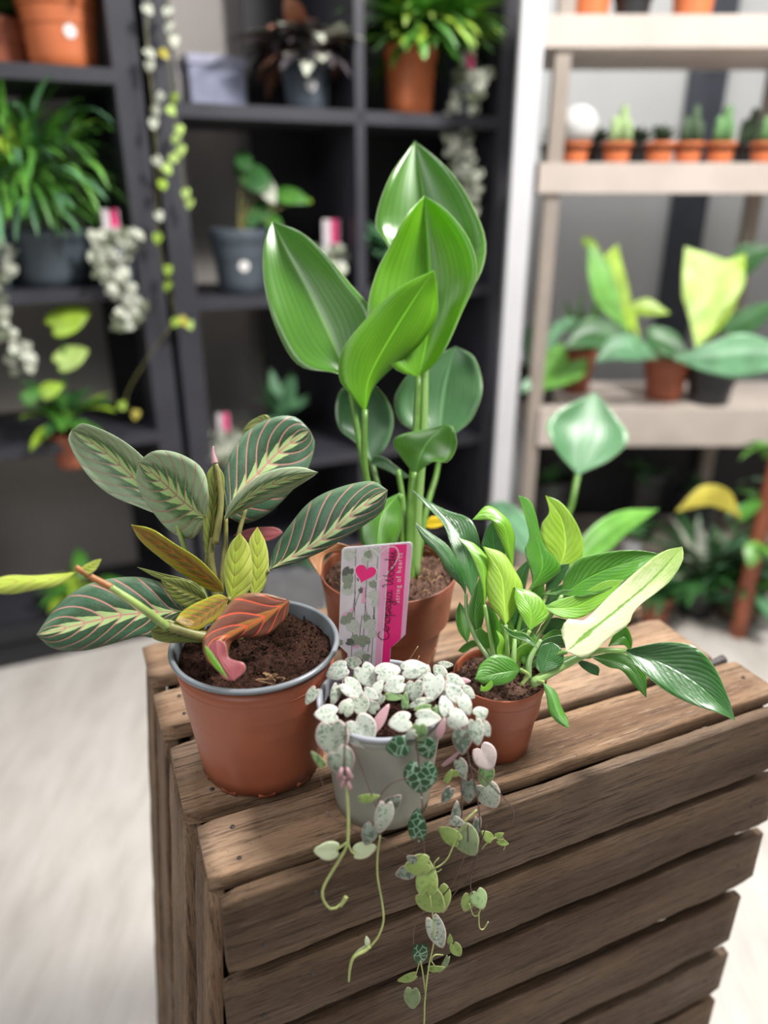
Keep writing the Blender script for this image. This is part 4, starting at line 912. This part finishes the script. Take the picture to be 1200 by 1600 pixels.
def bgpot(name, label, s, back, z, rt, h, m, rb=None, lip=.006, liph=None, cat='potted plant', group=None, sticker=False, world=None):
    cen = world if world is not None else UW(s, back, z)
    t = thing(name, label, cat, cen, 0, group)
    obj('pot', lathe(cen, potprof(rt, rb or rt * .74, h, lip=lip, liph=liph or h * .2, wall=.003), 28), m, t)
    obj('soil', lathe(cen, [(.0005, h * .9), (rt * .9, h * .88), (rt * .88, h * .6)], 24), m_soil, t)
    if sticker:
        d = (CAM - cen); d.z = 0; d.normalize(); sd = V((-d.y, d.x, 0)); r_ = rt * .88
        an0 = sticker if sticker is not True else .3
        vs = []
        for k in range(14):
            a = 6.283 * k / 14; q = .013; th = an0 + q * math.cos(a) / r_; zz = h * .45 + q * math.sin(a)
            rr_ = (rb or rt * .74) + (rt - lip - (rb or rt * .74)) * (zz / h) + .002
            vs.append(cen + (d * math.cos(th) + sd * math.sin(th)) * rr_ + V((0, 0, zz)))
        obj('sticker', [vs, [tuple(range(14))]], m_sticker, t)
    return t, cen + V((0, 0, h * .9))
def foliage(t, top, n, ln, wd, m, spread=1.0, droop=.6, up=.6, name='foliage', stuff=True, jit=.02, asp=None):
    g = [[], [], []]
    for k in range(n):
        a = R.random() * 6.283; e = R.uniform(-.1, 1.2) * up
        d = V((math.cos(a) * spread, math.sin(a) * spread, e + .15))
        b = top + V((R.uniform(-jit, jit), R.uniform(-jit, jit), R.uniform(0, jit)))
        add(g, gleaf(b, d, ln * R.uniform(.6, 1.1), wd * R.uniform(.7, 1.2), droop * R.uniform(.6, 1.4)))
    o = obj(name, g, m, t)
    if stuff: o['kind'] = 'stuff'
    return o
def hearts_bunch(t, top, drop, n, r, m, size=.02, front=None):
    g = [[], [], []]; g2 = [[], [], []]; fr = front or (CAM - top); fr.z = 0; fr.normalize(); sd = V((-fr.y, fr.x, 0))
    for k in range(n):
        q = R.random(); zz = -drop * max(0, q * 1.35 - .35)
        off = fr * (r * (.3 + .9 * min(1, q * 2)) + R.uniform(-.01, .01)) + sd * R.uniform(-r, r) * (1 - .45 * q)
        p = top + off + V((0, 0, zz + (R.uniform(0, .03) if q < .3 else 0)))
        nn = fr + V((R.uniform(-.6, .6), R.uniform(-.6, .6), R.uniform(-.1, .8)))
        p += sd * .02 * math.sin(q * 9 + top.x * 30)
        if q > .35 and R.random() < .35: continue
        add(g if R.random() < .62 else g2, heart(p, size * R.uniform(.8, 1.5), V((R.uniform(-1, 1), 0, -1)), nn))
    o = obj('foliage', g2, mg[8], t); o['kind'] = 'stuff'; o = obj('foliage', g, m, t); o['kind'] = 'stuff'; return o
def pinktag(label, p, w_=.03, h_=.055, lean=.1):
    d = (CAM - p); d.z = 0; d.normalize(); sd = V((d.y, -d.x, 0)) * -1
    t = thing('plant_label', label, 'plant label', p)
    up = V((0, 0, 1)) + sd * lean * 0 - d * .1
    def bx(a, b, m, nm, e):
        vs = [p + sd * (x * w_) + up * (y * h_) + d * z for z in (e, e - .0008) for (x, y) in ((a, 0), (b, 0), (b, 1), (a, 1))]
        obj(nm, [vs, [(0, 1, 2, 3), (7, 6, 5, 4), (0, 4, 5, 1), (1, 5, 6, 2), (2, 6, 7, 3), (3, 7, 4, 0)]], m, t, False)
    bx(-.6, .6, m_cardpic, 'card', 0); bx(.0, .52, m_pink, 'stripe', .0012)
    vs = [p + sd * (x * w_) + up * (y * h_) for (x, y) in ((-.1, 0), (.1, 0), (.05, -.9), (-.05, -.9))]
    obj('stake', [vs, [(0, 1, 2, 3)]], m_cardpic, t, False)
    return t
# --- unit left, top row
s, _ = PU(102, 100, .12)
t, tp = bgpot('potted_foliage_plant', 'bright orange pot with round white sticker on the top left shelf', s, .12, z1a, .085, .15, m_terra_l, .068, .006, .035, sticker=.25)
foliage(t, tp, 40, .16, .03, mg[0])
s, _ = PU(5, 100, .2)
t, tp = bgpot('potted_foliage_plant', 'dull rust pot at the top left corner of the picture', s, .2, z1a, .075, .10, m_terra_m)
foliage(t, tp, 60, .18, .04, mg[2])
# fern in grey pot
s, _ = PU(75, 400, .16)
t, tp = bgpot('potted_fern', 'feathery bright green fern in a dark grey pot at the left', s, .13, z2a, .105, .12, m_navy, .09)
cg = tp + V((-.01, -.05, .09))
for k, (mm_, n) in enumerate(((mg[0], 150), (mg[1], 260), (mg[6], 120), (mg[3], 30))):
    g = [[], [], []]
    for q in range(n):
        a = R.random() * 6.283; el = R.uniform(-0.2, 1.9); L_ = R.uniform(.16, .30)
        d = V((math.cos(a), math.sin(a), el)); b = cg + V((R.uniform(-.05, .05), R.uniform(-.05, .05), 0)) + d.normalized() * R.uniform(.02, .17)
        add(g, gleaf(b, d + V((R.uniform(-.4, .4), R.uniform(-.4, .4), 0)), L_ * .5, .013, R.uniform(.8, 2.2)))
    o = obj('foliage', g, mm_, t); o['kind'] = 'stuff'
# string of hearts left with pink card
s, _ = PU(180, 400, .03)
t, tp = bgpot('potted_string_of_hearts', 'pale string of hearts spilling over the left shelf beside the black post', s, .02, z2a, .045, .08, m_navy)
hearts_bunch(t, tp + V((0, 0, .015)), .17, 190, .045, mg[5])
pinktag('pink and white card standing in the left shelf string of hearts', tp + V((.0, .0, .035)))
s, _ = PU(-12, 430, .03)
t, tp = bgpot('potted_string_of_hearts', 'pale string of hearts cut by the left picture edge', s, .05, z2a, .045, .08, m_navy)
hearts_bunch(t, tp, .25, 120, .04, mg[5])
# plant in terracotta pot, third shelf
s, _ = PU(112, 690, .1)
t, tp = bgpot('potted_foliage_plant', 'leafy green plant in a small rust pot on the left lower shelf', s, .04, PU(110, 735)[1], .052, .085, m_terra_m)
for k in range(26):
    a = R.random() * 6.283; d = V((math.cos(a), math.sin(a) - .3, R.uniform(.1, 1.6)))
    obj('leaf', gleaf(tp + d * .02 + V((0, 0, R.uniform(0, .06))), d, R.uniform(.07, .12), .04, 1.0), mg[(2, 0, 0, 3)[k % 4]], t)
q_ = UO + U1 * s + U2 * .02
for (px, py, ww, mi) in ((100, 500, 60, 3), (105, 560, 48, 4), (75, 610, 34, 3), (45, 620, 30, 0)):
    p = Pplane(px, py, q_, U2); obj('leaf', heart(p, ww * 2.0 / F, V((.6, 0, .5)), CB + V((.1, 0, .3)), .8), mg[mi], t, solid=.001)
obj('stem', tube([tp, tp + V((0, 0, .08)), Pplane(100, 520, q_, U2)], .003, .002, 8, 6), mg[0], t)
# low plant at bottom shelf
s, _ = PU(130, 900, .1)
t, tp = bgpot('potted_foliage_plant', 'pale green plant in shadow on the bottom left shelf', s, .1, z4a, .05, .06, m_blackp)
for k in range(16):
    a = R.random() * 6.283; d = V((math.cos(a), math.sin(a), R.uniform(.3, 1.4)))
    obj('leaf', gleaf(tp + d * .02, d, .11, .04, 1.2), mg[(0, 3)[k % 2]], t)
# hanging vine on the post: leaves as seen down the front of the post
vp = thing('hanging_vine', 'thin variegated trailing vine hanging down the black shelf post', 'hanging plant', UW(sA, -.05, PU(250, -60)[1]))
def VP(px, py): return Pplane(px, py, UO - U2 * .04, U2)
for st in ([(262, -60), (262, 60), (270, 150), (280, 230), (285, 280), (298, 320)], [(232, -60), (230, 60), (238, 150), (245, 260), (248, 370), (262, 440), (275, 500)]):
    obj('stem', tube([VP(*p) for p in st], .0012, .001, 24, 5), m_stem_o, vp)
vl = [(230, 12, 5), (232, 80, 5), (234, 100, 5), (255, 82, 7), (272, 62, 5), (264, 40, 5), (262, 15, 5), (272, 152, 3), (266, 170, 4), (250, 150, 5), (242, 170, 5), (240, 190, 5), (280, 200, 4), (275, 215, 4), (278, 240, 4), (270, 245, 4), (260, 262, 4), (254, 286, 3), (283, 232, 4), (290, 300, 4), (296, 316, 4), (245, 250, 5), (246, 370, 3), (262, 420, 3), (262, 445, 3), (275, 502, 3), (296, 506, 4), (285, 500, 7), (248, 335, 5), (190, 632, 3), (212, 646, 7)]
for (px, py, mi) in vl:
    obj('leaf', heart(VP(px, py), .026, V((R.uniform(-1, 1), 0, -1)), CB + V((R.uniform(-.4, .4), 0, R.uniform(-.2, .4))), .85), mg[mi], vp)
obj('stem', tube([VP(275, 500), VP(230, 560), VP(195, 625), VP(214, 648)], .001, .001, 10, 5), m_stem_o, vp)
# --- right unit
s, _ = PU(480, 150, .12)
t, tp = bgpot('potted_foliage_plant', 'dark purple-leaved plant in a blue-grey pot on the upper shelf', s, .12, z1b, .065, .12, m_navy, sticker=.2)
for mm_, n in ((plain('dark_purple_leaf', (.09, .075, .085), .35, .3), 60), (mg[5], 22), (plain('copper_leaf', (.35, .16, .10), .4), 14)):
    foliage(t, tp, n * 2, .15, .045, mm_, 1.0, 1.2, 1.0, jit=.04)
s, _ = PU(635, 175, .12)
t, tp = bgpot('potted_foliage_plant', 'lush bright green plant in an orange pot on the upper shelf', s, .10, z1b, .068, .155, m_terra_l, .056)
for mm_, n in ((mg[1], 170), (mg[0], 120), (mg[3], 50)):
    foliage(t, tp + V((.03, 0, .02)), n, .22, .03, mm_, 1.1, 1.0, 1.0, jit=.05)
s, _ = PU(733, 190, .04)
t, tp = bgpot('potted_string_of_hearts', 'pale string of hearts trailing down beside the orange pot at the upper shelf', s, .06, z1b, .045, .07, m_navy)
hearts_bunch(t, tp + V((0, 0, .01)), .30, 230, .045, mg[5])
pinktag('pink and white card in the trailing plant at the top right of the black shelves', tp + V((0, 0, .03)))
s, _ = PU(338, 140, .2)
t = thing('storage_box', 'pale lilac-blue box on the upper black shelf', 'box', UW(s, .22, z1b), UA)
obj('body', box(s - .065, s + .065, .18, .30, z1b, z1b + .10, U1, U2, UO), plain('lilac_box', (.28, .30, .42), .5), t, False)
obj('lid', box(s - .069, s + .069, .176, .304, z1b + .10, z1b + .12, U1, U2, UO), plain('lilac_box_lid', (.42, .43, .56), .5), t, False)
s, _ = PU(375, 450, .1)
t, tp = bgpot('potted_foliage_plant', 'blue-grey pot with sticker and dark glossy leaves on the middle shelf', s, .08, z2b, .072, .15, m_navy, .056, sticker=.15)
q_ = UO + U2 * .08
for (px, py, ww, an, mi) in ((395, 275, 70, 130, 2), (412, 290, 50, -60, 5), (450, 305, 52, -10, 0), (405, 330, 50, 240, 2), (380, 250, 40, 100, 2), (425, 345, 40, -60, 0), (470, 312, 26, 0, 3)):
    p = Pplane(px, py, q_, U2); a = math.radians(an)
    obj('leaf', heart(p, ww * 2.05 / F, CR * math.cos(a) + CU * math.sin(a), CB + V((.1, 0, .5)), .62, .1), mg[mi], t, solid=.001)
    obj('stem', tube([tp, (tp + p) / 2 + V((0, 0, .01)), p], .003, .002, 6, 5), m_stem_o, t)
s, _ = PU(520, 455, .08)
t, tp = bgpot('potted_string_of_hearts', 'pale string of hearts with pink card on the middle shelf behind the left big leaf', s, .08, z2b, .045, .07, m_navy)
hearts_bunch(t, tp + V((0, 0, .01)), .05, 90, .05, mg[5]); pinktag('white and pink card on the middle shelf left of the tall plant', tp + V((0, 0, .035)), .036, .07)
s, _ = PU(605, 450, .12)
t, tp = bgpot('potted_foliage_plant', 'small dark green plant half hidden behind the tall plant leaves', s, .12, z2b, .05, .08, m_blackp)
foliage(t, tp, 40, .12, .035, mg[6], 1, .8, 1)
s, _ = PU(350, 700, .08)
t, tp = bgpot('potted_string_of_hearts', 'pale string of hearts with pink card above the prayer plant', s, .06, z3b, .045, .05, m_navy)
hearts_bunch(t, tp + V((0, 0, .01)), .04, 110, .045, mg[5]); pinktag('magenta card standing above the prayer plant bud', tp + V((0, 0, .035)), .026, .05)
s, _ = PU(440, 700, .15)
t, tp = bgpot('potted_foliage_plant', 'soft green upright plant below the middle shelf', s, .15, z3b, .045, .07, m_blackp)
foliage(t, tp, 34, .13, .035, mg[6], .5, .4, 1.6)
s, _ = PU(455, 950, .0)
t = thing('planter_box', 'grey square planter between the prayer plant and the brown pot', 'planter', UW(s, .02, .12), UA)
z_ = PU(450, 885)[1]
obj('body', box(s - .09, s + .09, -.06, .1, .0, z_, U1, U2, UO), plain('grey_planter', (.17, .17, .18), .5), t, False)
foliage(t, UW(s + .05, 0, z_), 14, .09, .03, mg[6], 1, .8, .4)

# ------------------------------------------------------------ pale wooden shelving at the back right
YR = 1.90
rs = thing('shelving_unit', 'pale wooden plant shelving with white front post at the right', 'shelving unit', (PY(845, 200, YR).x, YR, 0))
def beam(y0, y1, dep=.32):
    a, b = PY(1000, y0, YR).z, PY(1000, y1, YR).z; x0 = PY(842, (y0 + y1) / 2, YR).x
    obj('shelf', box(x0, 1.75, YR, YR + dep, b, a), m_lwood, rs, False)
    return a
zt1 = beam(22, 74); zt2 = beam(254, 302); zt3 = beam(640, 697)
obj('shelf', box(PY(830, 800, YR).x, 1.75, YR + .05, YR + .32, .10, .14), m_lwood_d, rs, False)
pt, pb = PY(838, -60, YR - .02), PY(778, 800, YR - .02)
dv = (pb - pt) * (pt.z / (pt.z - pb.z)); pb = pt + dv
obj('post', [[pt + V((x, y, 0)) for x in (-.026, .026) for y in (-.02, .02)] + [pb + V((x, y, 0)) for x in (-.02, .024) for y in (-.02, .02)], [(0, 1, 3, 2), (4, 6, 7, 5), (0, 4, 5, 1), (1, 5, 7, 3), (3, 7, 6, 2), (2, 6, 4, 0)]], m_white, rs, False)['label'] = 'white painted front post'
for (px, yy) in ((848, YR + .01), (848, YR + .28), (1165, YR + .28)):
    x = PY(px, 350, yy).x; obj('post', box(x, x + .035, yy, yy + .035, 0, 2.2), m_lwood_d, rs, False)
obj('back_panel', box(PY(850, 800, YR).x, 1.7, YR + .33, YR + .345, .1, zt3 - .13), m_shelf_d, rs, False)
x = PY(1080, 300, 2.6).x
o = obj('trim_1', box(x - .055, x + .055, 2.585, 2.62, 0, 3.0), plain('navy_trim', (.035, .04, .055), .5), None, False); o['kind'] = 'structure'
def rx(px, py, y): return PY(px, py, y).x
def rpot(name, label, px, y, z, rt, h, m, group=None, **k):
    return bgpot(name, label, 0, 0, 0, rt, h, m, world=V((rx(px, 400, y) if False else PXZ(px, y, z), y, z)), group=group, **k)
def PXZ(px, y, z):
    d = y * c_ - (z - CZ) * s_; return (px - 600) / F * d
t, tp = rpot('potted_foliage_plant', 'orange pot standing on the topmost pale shelf, left one', 915, YR + .1, zt1, .062, .10, m_terra_l); foliage(t, tp, 30, .1, .03, mg[0])
t, tp = rpot('potted_foliage_plant', 'orange pot standing on the topmost pale shelf, right one', 1078, YR + .1, zt1, .055, .10, m_terra_l); foliage(t, tp, 30, .1, .03, mg[0])
t, tp = rpot('potted_foliage_plant', 'black pot between the two orange pots on the topmost pale shelf', 985, YR + .1, zt1, .05, .08, m_blackp); foliage(t, tp, 30, .1, .03, mg[0])
def cactus(px, kind, label, m, y=YR + .05, pm=m_terra_l, rt=.036, h=.045):
    t, tp = rpot('potted_cactus', label, px, y, zt2, rt, h, pm, lip=.003)
    if kind == 'ball':
        r = .045; prof = [(max(.0005, r * math.sin(a)), r * .9 - r * math.cos(a) * .95) for a in [math.pi * k / 12 for k in range(13)]]
        g = lathe(tp, prof, 40)
        g[0] = [tp + V(((v - tp).x * (1 + .05 * math.cos(20 * math.atan2((v - tp).y, (v - tp).x))), (v - tp).y * (1 + .05 * math.cos(20 * math.atan2((v - tp).y, (v - tp).x))), (v - tp).z)) for v in g[0]]
        obj('cactus_body', g, m, t)
    elif kind == 'column':
        for (dx, hh, r) in ((-.012, .06, .011), (.008, .085, .012), (.02, .05, .009)):
            q = tp + V((dx, R.uniform(-.01, .01), 0)); obj('cactus_stem', lathe(q, [(.0005, 0), (r, 0), (r * 1.05, hh * .5), (r * .9, hh * .85), (r * .5, hh * .97), (.0005, hh)], 14), m, t)
    else:
        for k in range(16):
            a = k * .39 * 2; d = V((math.cos(a), math.sin(a), .4 + (k % 3) * .5)); obj('leaf', gleaf(tp, d, .05, .02, -.3), m, t)
m_cw = plain('woolly_white', (.62, .62, .60), .9, .08, 60); m_cg = plain('cactus_green', (.13, .27, .10), .6, .2, 60); m_cd = plain('cactus_dark', (.06, .10, .05), .6, .2, 60); m_cp = plain('cactus_pale', (.32, .44, .20), .6, .2, 60)
cactus(897, 'ball', 'round woolly white cactus, leftmost in the row', m_cw)
cactus(962, 'column', 'small light green cactus next to the white round one', m_cp)
cactus(1028, 'rosette', 'dark succulent rosette in the middle of the cactus row', m_cd)
cactus(1072, 'column', 'dark olive cactus in front of the navy wall strip', m_cd)
cactus(1122, 'column', 'taller green cactus right of the navy wall strip', m_cg)
cactus(1192, 'column', 'green cactus at the right picture edge', m_cg)
for px, lb in ((862, 'black pot at the left end of the cactus row'), (930, 'black pot between the white and light green cacti'), (993, 'black pot left of the dark succulent rosette'), (1160, 'black pot near the right end of the cactus row')):
    cactus(px, 'column' if px == 1160 else 'rosette', lb, m_cd, YR + .17, m_blackp, .034, .05)
# lower shelf of the pale unit
def bigleaf(t, M_, wl, m, D, name='leaf', asp=1, label=None):
    """one broad leaf: midrib px list, half widths px at the inner points"""
    L, Rr = [], []
    for i in range(1, len(M_) - 1):
        dx, dy = M_[i + 1][0] - M_[i - 1][0], M_[i + 1][1] - M_[i - 1][1]; l = math.hypot(dx, dy); nx, ny = -dy / l, dx / l
        w_ = wl[i - 1]; L.append((M_[i][0] + nx * w_, M_[i][1] + ny * w_)); Rr.append((M_[i][0] - nx * w_, M_[i][1] - ny * w_))
    return lf(name, t, L, M_, Rr, m, D, label=label)
dR = lambda y, py: y * c_ + 0
def dep(px, py, y): return y / ray(px, py).y
t, tp = rpot('potted_peace_lily', 'peace lily with a white spathe in a black pot on the lower pale shelf', 838, YR + .1, zt3, .06, .09, m_blackp)
D0 = dep(850, 560, YR + .05)
for M_, wl in (([(845, 615), (855, 585), (870, 560), (880, 535)], (18, 20)), ([(840, 615), (830, 560), (832, 520), (850, 495)], (8, 12)), ([(845, 610), (880, 590), (905, 575), (920, 560)], (12, 14)), ([(842, 612), (835, 590), (825, 600), (815, 615)], (8, 8)), ([(845, 610), (862, 530), (885, 505), (905, 500)], (8, 10))):
    bigleaf(t, M_, wl, mg[6 if wl[0] < 12 else 1], (D0, D0 - .02, 0))
bigleaf(t, [(845, 575), (835, 562), (822, 552), (800, 562)], (9, 12), m_white, (D0, D0, 0), 'spathe', label='white spathe')
obj('stem', tube([tp, PD(850, 585, D0), PD(845, 575, D0)], .003, .002, 8, 5), mg[0], t)
t, tp = rpot('potted_foliage_plant', 'rust pot with slim leaves beside the white-flowered peace lily', 898, YR + .2, zt3, .05, .12, m_terra_m); foliage(t, tp, 12, .16, .02, mg[0], .5, .3, 1.6, 'foliage')
t, tp = rpot('potted_foliage_plant', 'lime green crinkled leaves over dark foliage on the lower pale shelf', 1035, YR + .12, zt3, .065, .12, m_terra_m)
D0 = dep(960, 450, YR + .05)
for M_, wl, mi in (([(985, 520), (955, 470), (940, 430), (918, 375)], (22, 22), 1), ([(985, 525), (970, 460), (955, 410), (965, 380)], (14, 16), 3), ([(1000, 530), (985, 490), (1010, 480), (1048, 490)], (10, 14), 3), ([(1010, 540), (960, 530), (920, 520), (880, 545)], (22, 24), 2), ([(1010, 550), (1020, 530), (1050, 540), (1075, 560)], (20, 20), 2), ([(1030, 560), (990, 545), (960, 545), (930, 565)], (20, 18), 6), ([(940, 400), (925, 385), (918, 378), (908, 372)], (9, 8), 3)):
    bigleaf(t, M_, wl, mg[mi], (D0, D0 - .02, 0))
obj('stem', tube([tp, PD(1005, 550, D0), PD(985, 520, D0)], .004, .003, 8, 5), mg[0], t)
t, tp = rpot('potted_foliage_plant', 'black pot with a big lime green leaf at the right edge', 1105, YR + .08, zt3, .07, .10, m_blackp)
D0 = dep(1100, 450, YR)
bigleaf(t, [(1088, 545), (1100, 490), (1115, 440), (1070, 385)], (28, 52), mg[4], (D0, D0, 0)); bigleaf(t, [(1095, 540), (1120, 490), (1140, 430), (1165, 395)], (20, 24), mg[3], (D0 + .02, D0, 0))
bigleaf(t, [(1110, 540), (1145, 440), (1170, 400), (1215, 385)], (14, 22), mg[2], (D0 + .05, D0, 0)); bigleaf(t, [(1110, 520), (1170, 500), (1215, 470)], (20,), mg[2], (D0 + .05, D0, 0))
bigleaf(t, [(1050, 560), (1110, 560), (1170, 555), (1260, 560)], (24, 34), mg[6], (D0 - .1, D0 - .15, 0))
obj('stem', tube([tp, PD(1095, 550, D0), PD(1090, 540, D0)], .005, .004, 8, 5), mg[1], t)
# items under the lower shelf
zl = .14
for (px, lb, m, r, hh) in ((1000, 'tall black pot below the lower pale shelf', m_blackp, .05, .22), (985, 'small white pot below the lower pale shelf', m_white, .03, .10), (1080, 'dark pot in the shade below the lower pale shelf', m_blackp, .07, .16), (850, 'dark pot below the shelf near the white post', m_blackp, .07, .2)):
    t, tp = rpot('potted_foliage_plant', lb, px, YR + (.02 if m is m_white else .15), zl, r, hh, m); foliage(t, tp, 14, .08, .025, mg[2])
# floor plants right
t, tp = rpot('potted_foliage_plant', 'small rust pot on the floor behind the right end of the crate', 1020, 1.78, 0.001, .045, .10, m_terra_m); foliage(t, tp, 40, .10, .02, mg[2], 1, .7, 1)
t, tp = rpot('potted_foliage_plant', 'brown pot on the floor with grey-green foliage at the right', 1150, 1.82, 0.001, .075, .14, plain('brown_pot', (.10, .06, .045), .6)); foliage(t, tp, 90, .17, .025, mg[2], 1, .9, .9); foliage(t, tp, 60, .17, .022, mg[6], 1, .9, .9)
t, tp = rpot('potted_foliage_plant', 'plant with an arching yellow leaf in front of the lower shelf', 1085, 1.84, 0.001, .06, .12, m_blackp); foliage(t, tp, 70, .2, .03, mg[2], .8, .8, 1.2); foliage(t, tp, 20, .2, .03, mg[5], .8, .8, 1.2)
bigleaf(t, [(1160, 810), (1130, 780), (1100, 775), (1055, 800)], (16, 16), mg[7], (1.72, 1.7, 0))
t = thing('climbing_plant', 'green climbing plant on a rust-brown moss pole at the right edge', 'potted plant', (PXZ(1192, 1.72, 0), 1.72, 0))
cx_ = PXZ(1192, 1.72, .35)
obj('moss_pole', tube([(cx_, 1.72, .001), (cx_, 1.72, .3), (cx_ + .01, 1.72, .62)], .022, .02, 10, 10), m_terra_m, t)
for k in range(40):
    a = R.random() * 6.283; d = V((math.cos(a), math.sin(a), R.uniform(-.3, .6))); obj('leaf', gleaf(V((cx_, 1.72, R.uniform(.1, .62))) + d * .02, d, .08, .045, 1.2), mg[(0, 1, 6)[k % 3]], t)
# big-leaved plant standing on the floor behind the crate
yb = 1.15
t, tp = rpot('potted_broadleaf_plant', 'plant with large round grey-green leaf rising behind the peace lily', 905, yb, 0.001, .07, .15, m_blackp)
Db = dep(910, 670, yb)
m_bl = broad('big_back_leaf', (.09, .24, .10), (.16, .33, .17), .35, .2, 8, .2)
bigleaf(t, [(903, 742), (910, 705), (920, 665), (930, 612)], (48, 62), m_bl, (Db, Db + .05, -.02), label='large round leaf')
obj('stem', tube([tp, PD(860, 900, Db - .02), PD(888, 810, Db), PD(903, 742, Db)], .006, .0045, 14, 8), m_stem, t)
bigleaf(t, [(880, 900), (930, 850), (975, 815), (1030, 795)], (22, 18), mg[1], (Db, Db + .1, 0)); bigleaf(t, [(850, 880), (820, 840), (780, 800), (760, 790)], (24, 20), mg[6], (Db, Db + .1, 0))
for q in ((880, 900), (850, 880)): obj('stem', tube([tp, PD(q[0], q[1] + 40, Db), PD(q[0], q[1], Db)], .005, .004, 8, 6), m_stem, t)

GR = {'potted_cactus': 'small pots in the cactus row', 'plant_label': 'plant care cards', 'potted_foliage_plant': 'foliage plants on the background shelves', 'shelving_unit': 'background shelving units', 'potted_string_of_hearts': 'strings of hearts'}
for o in list(COL.objects):
    if o.parent is None and 'label' in o and o.name.split('.')[0] in GR and 'category' in o: o['group'] = GR[o.name.split('.')[0]]
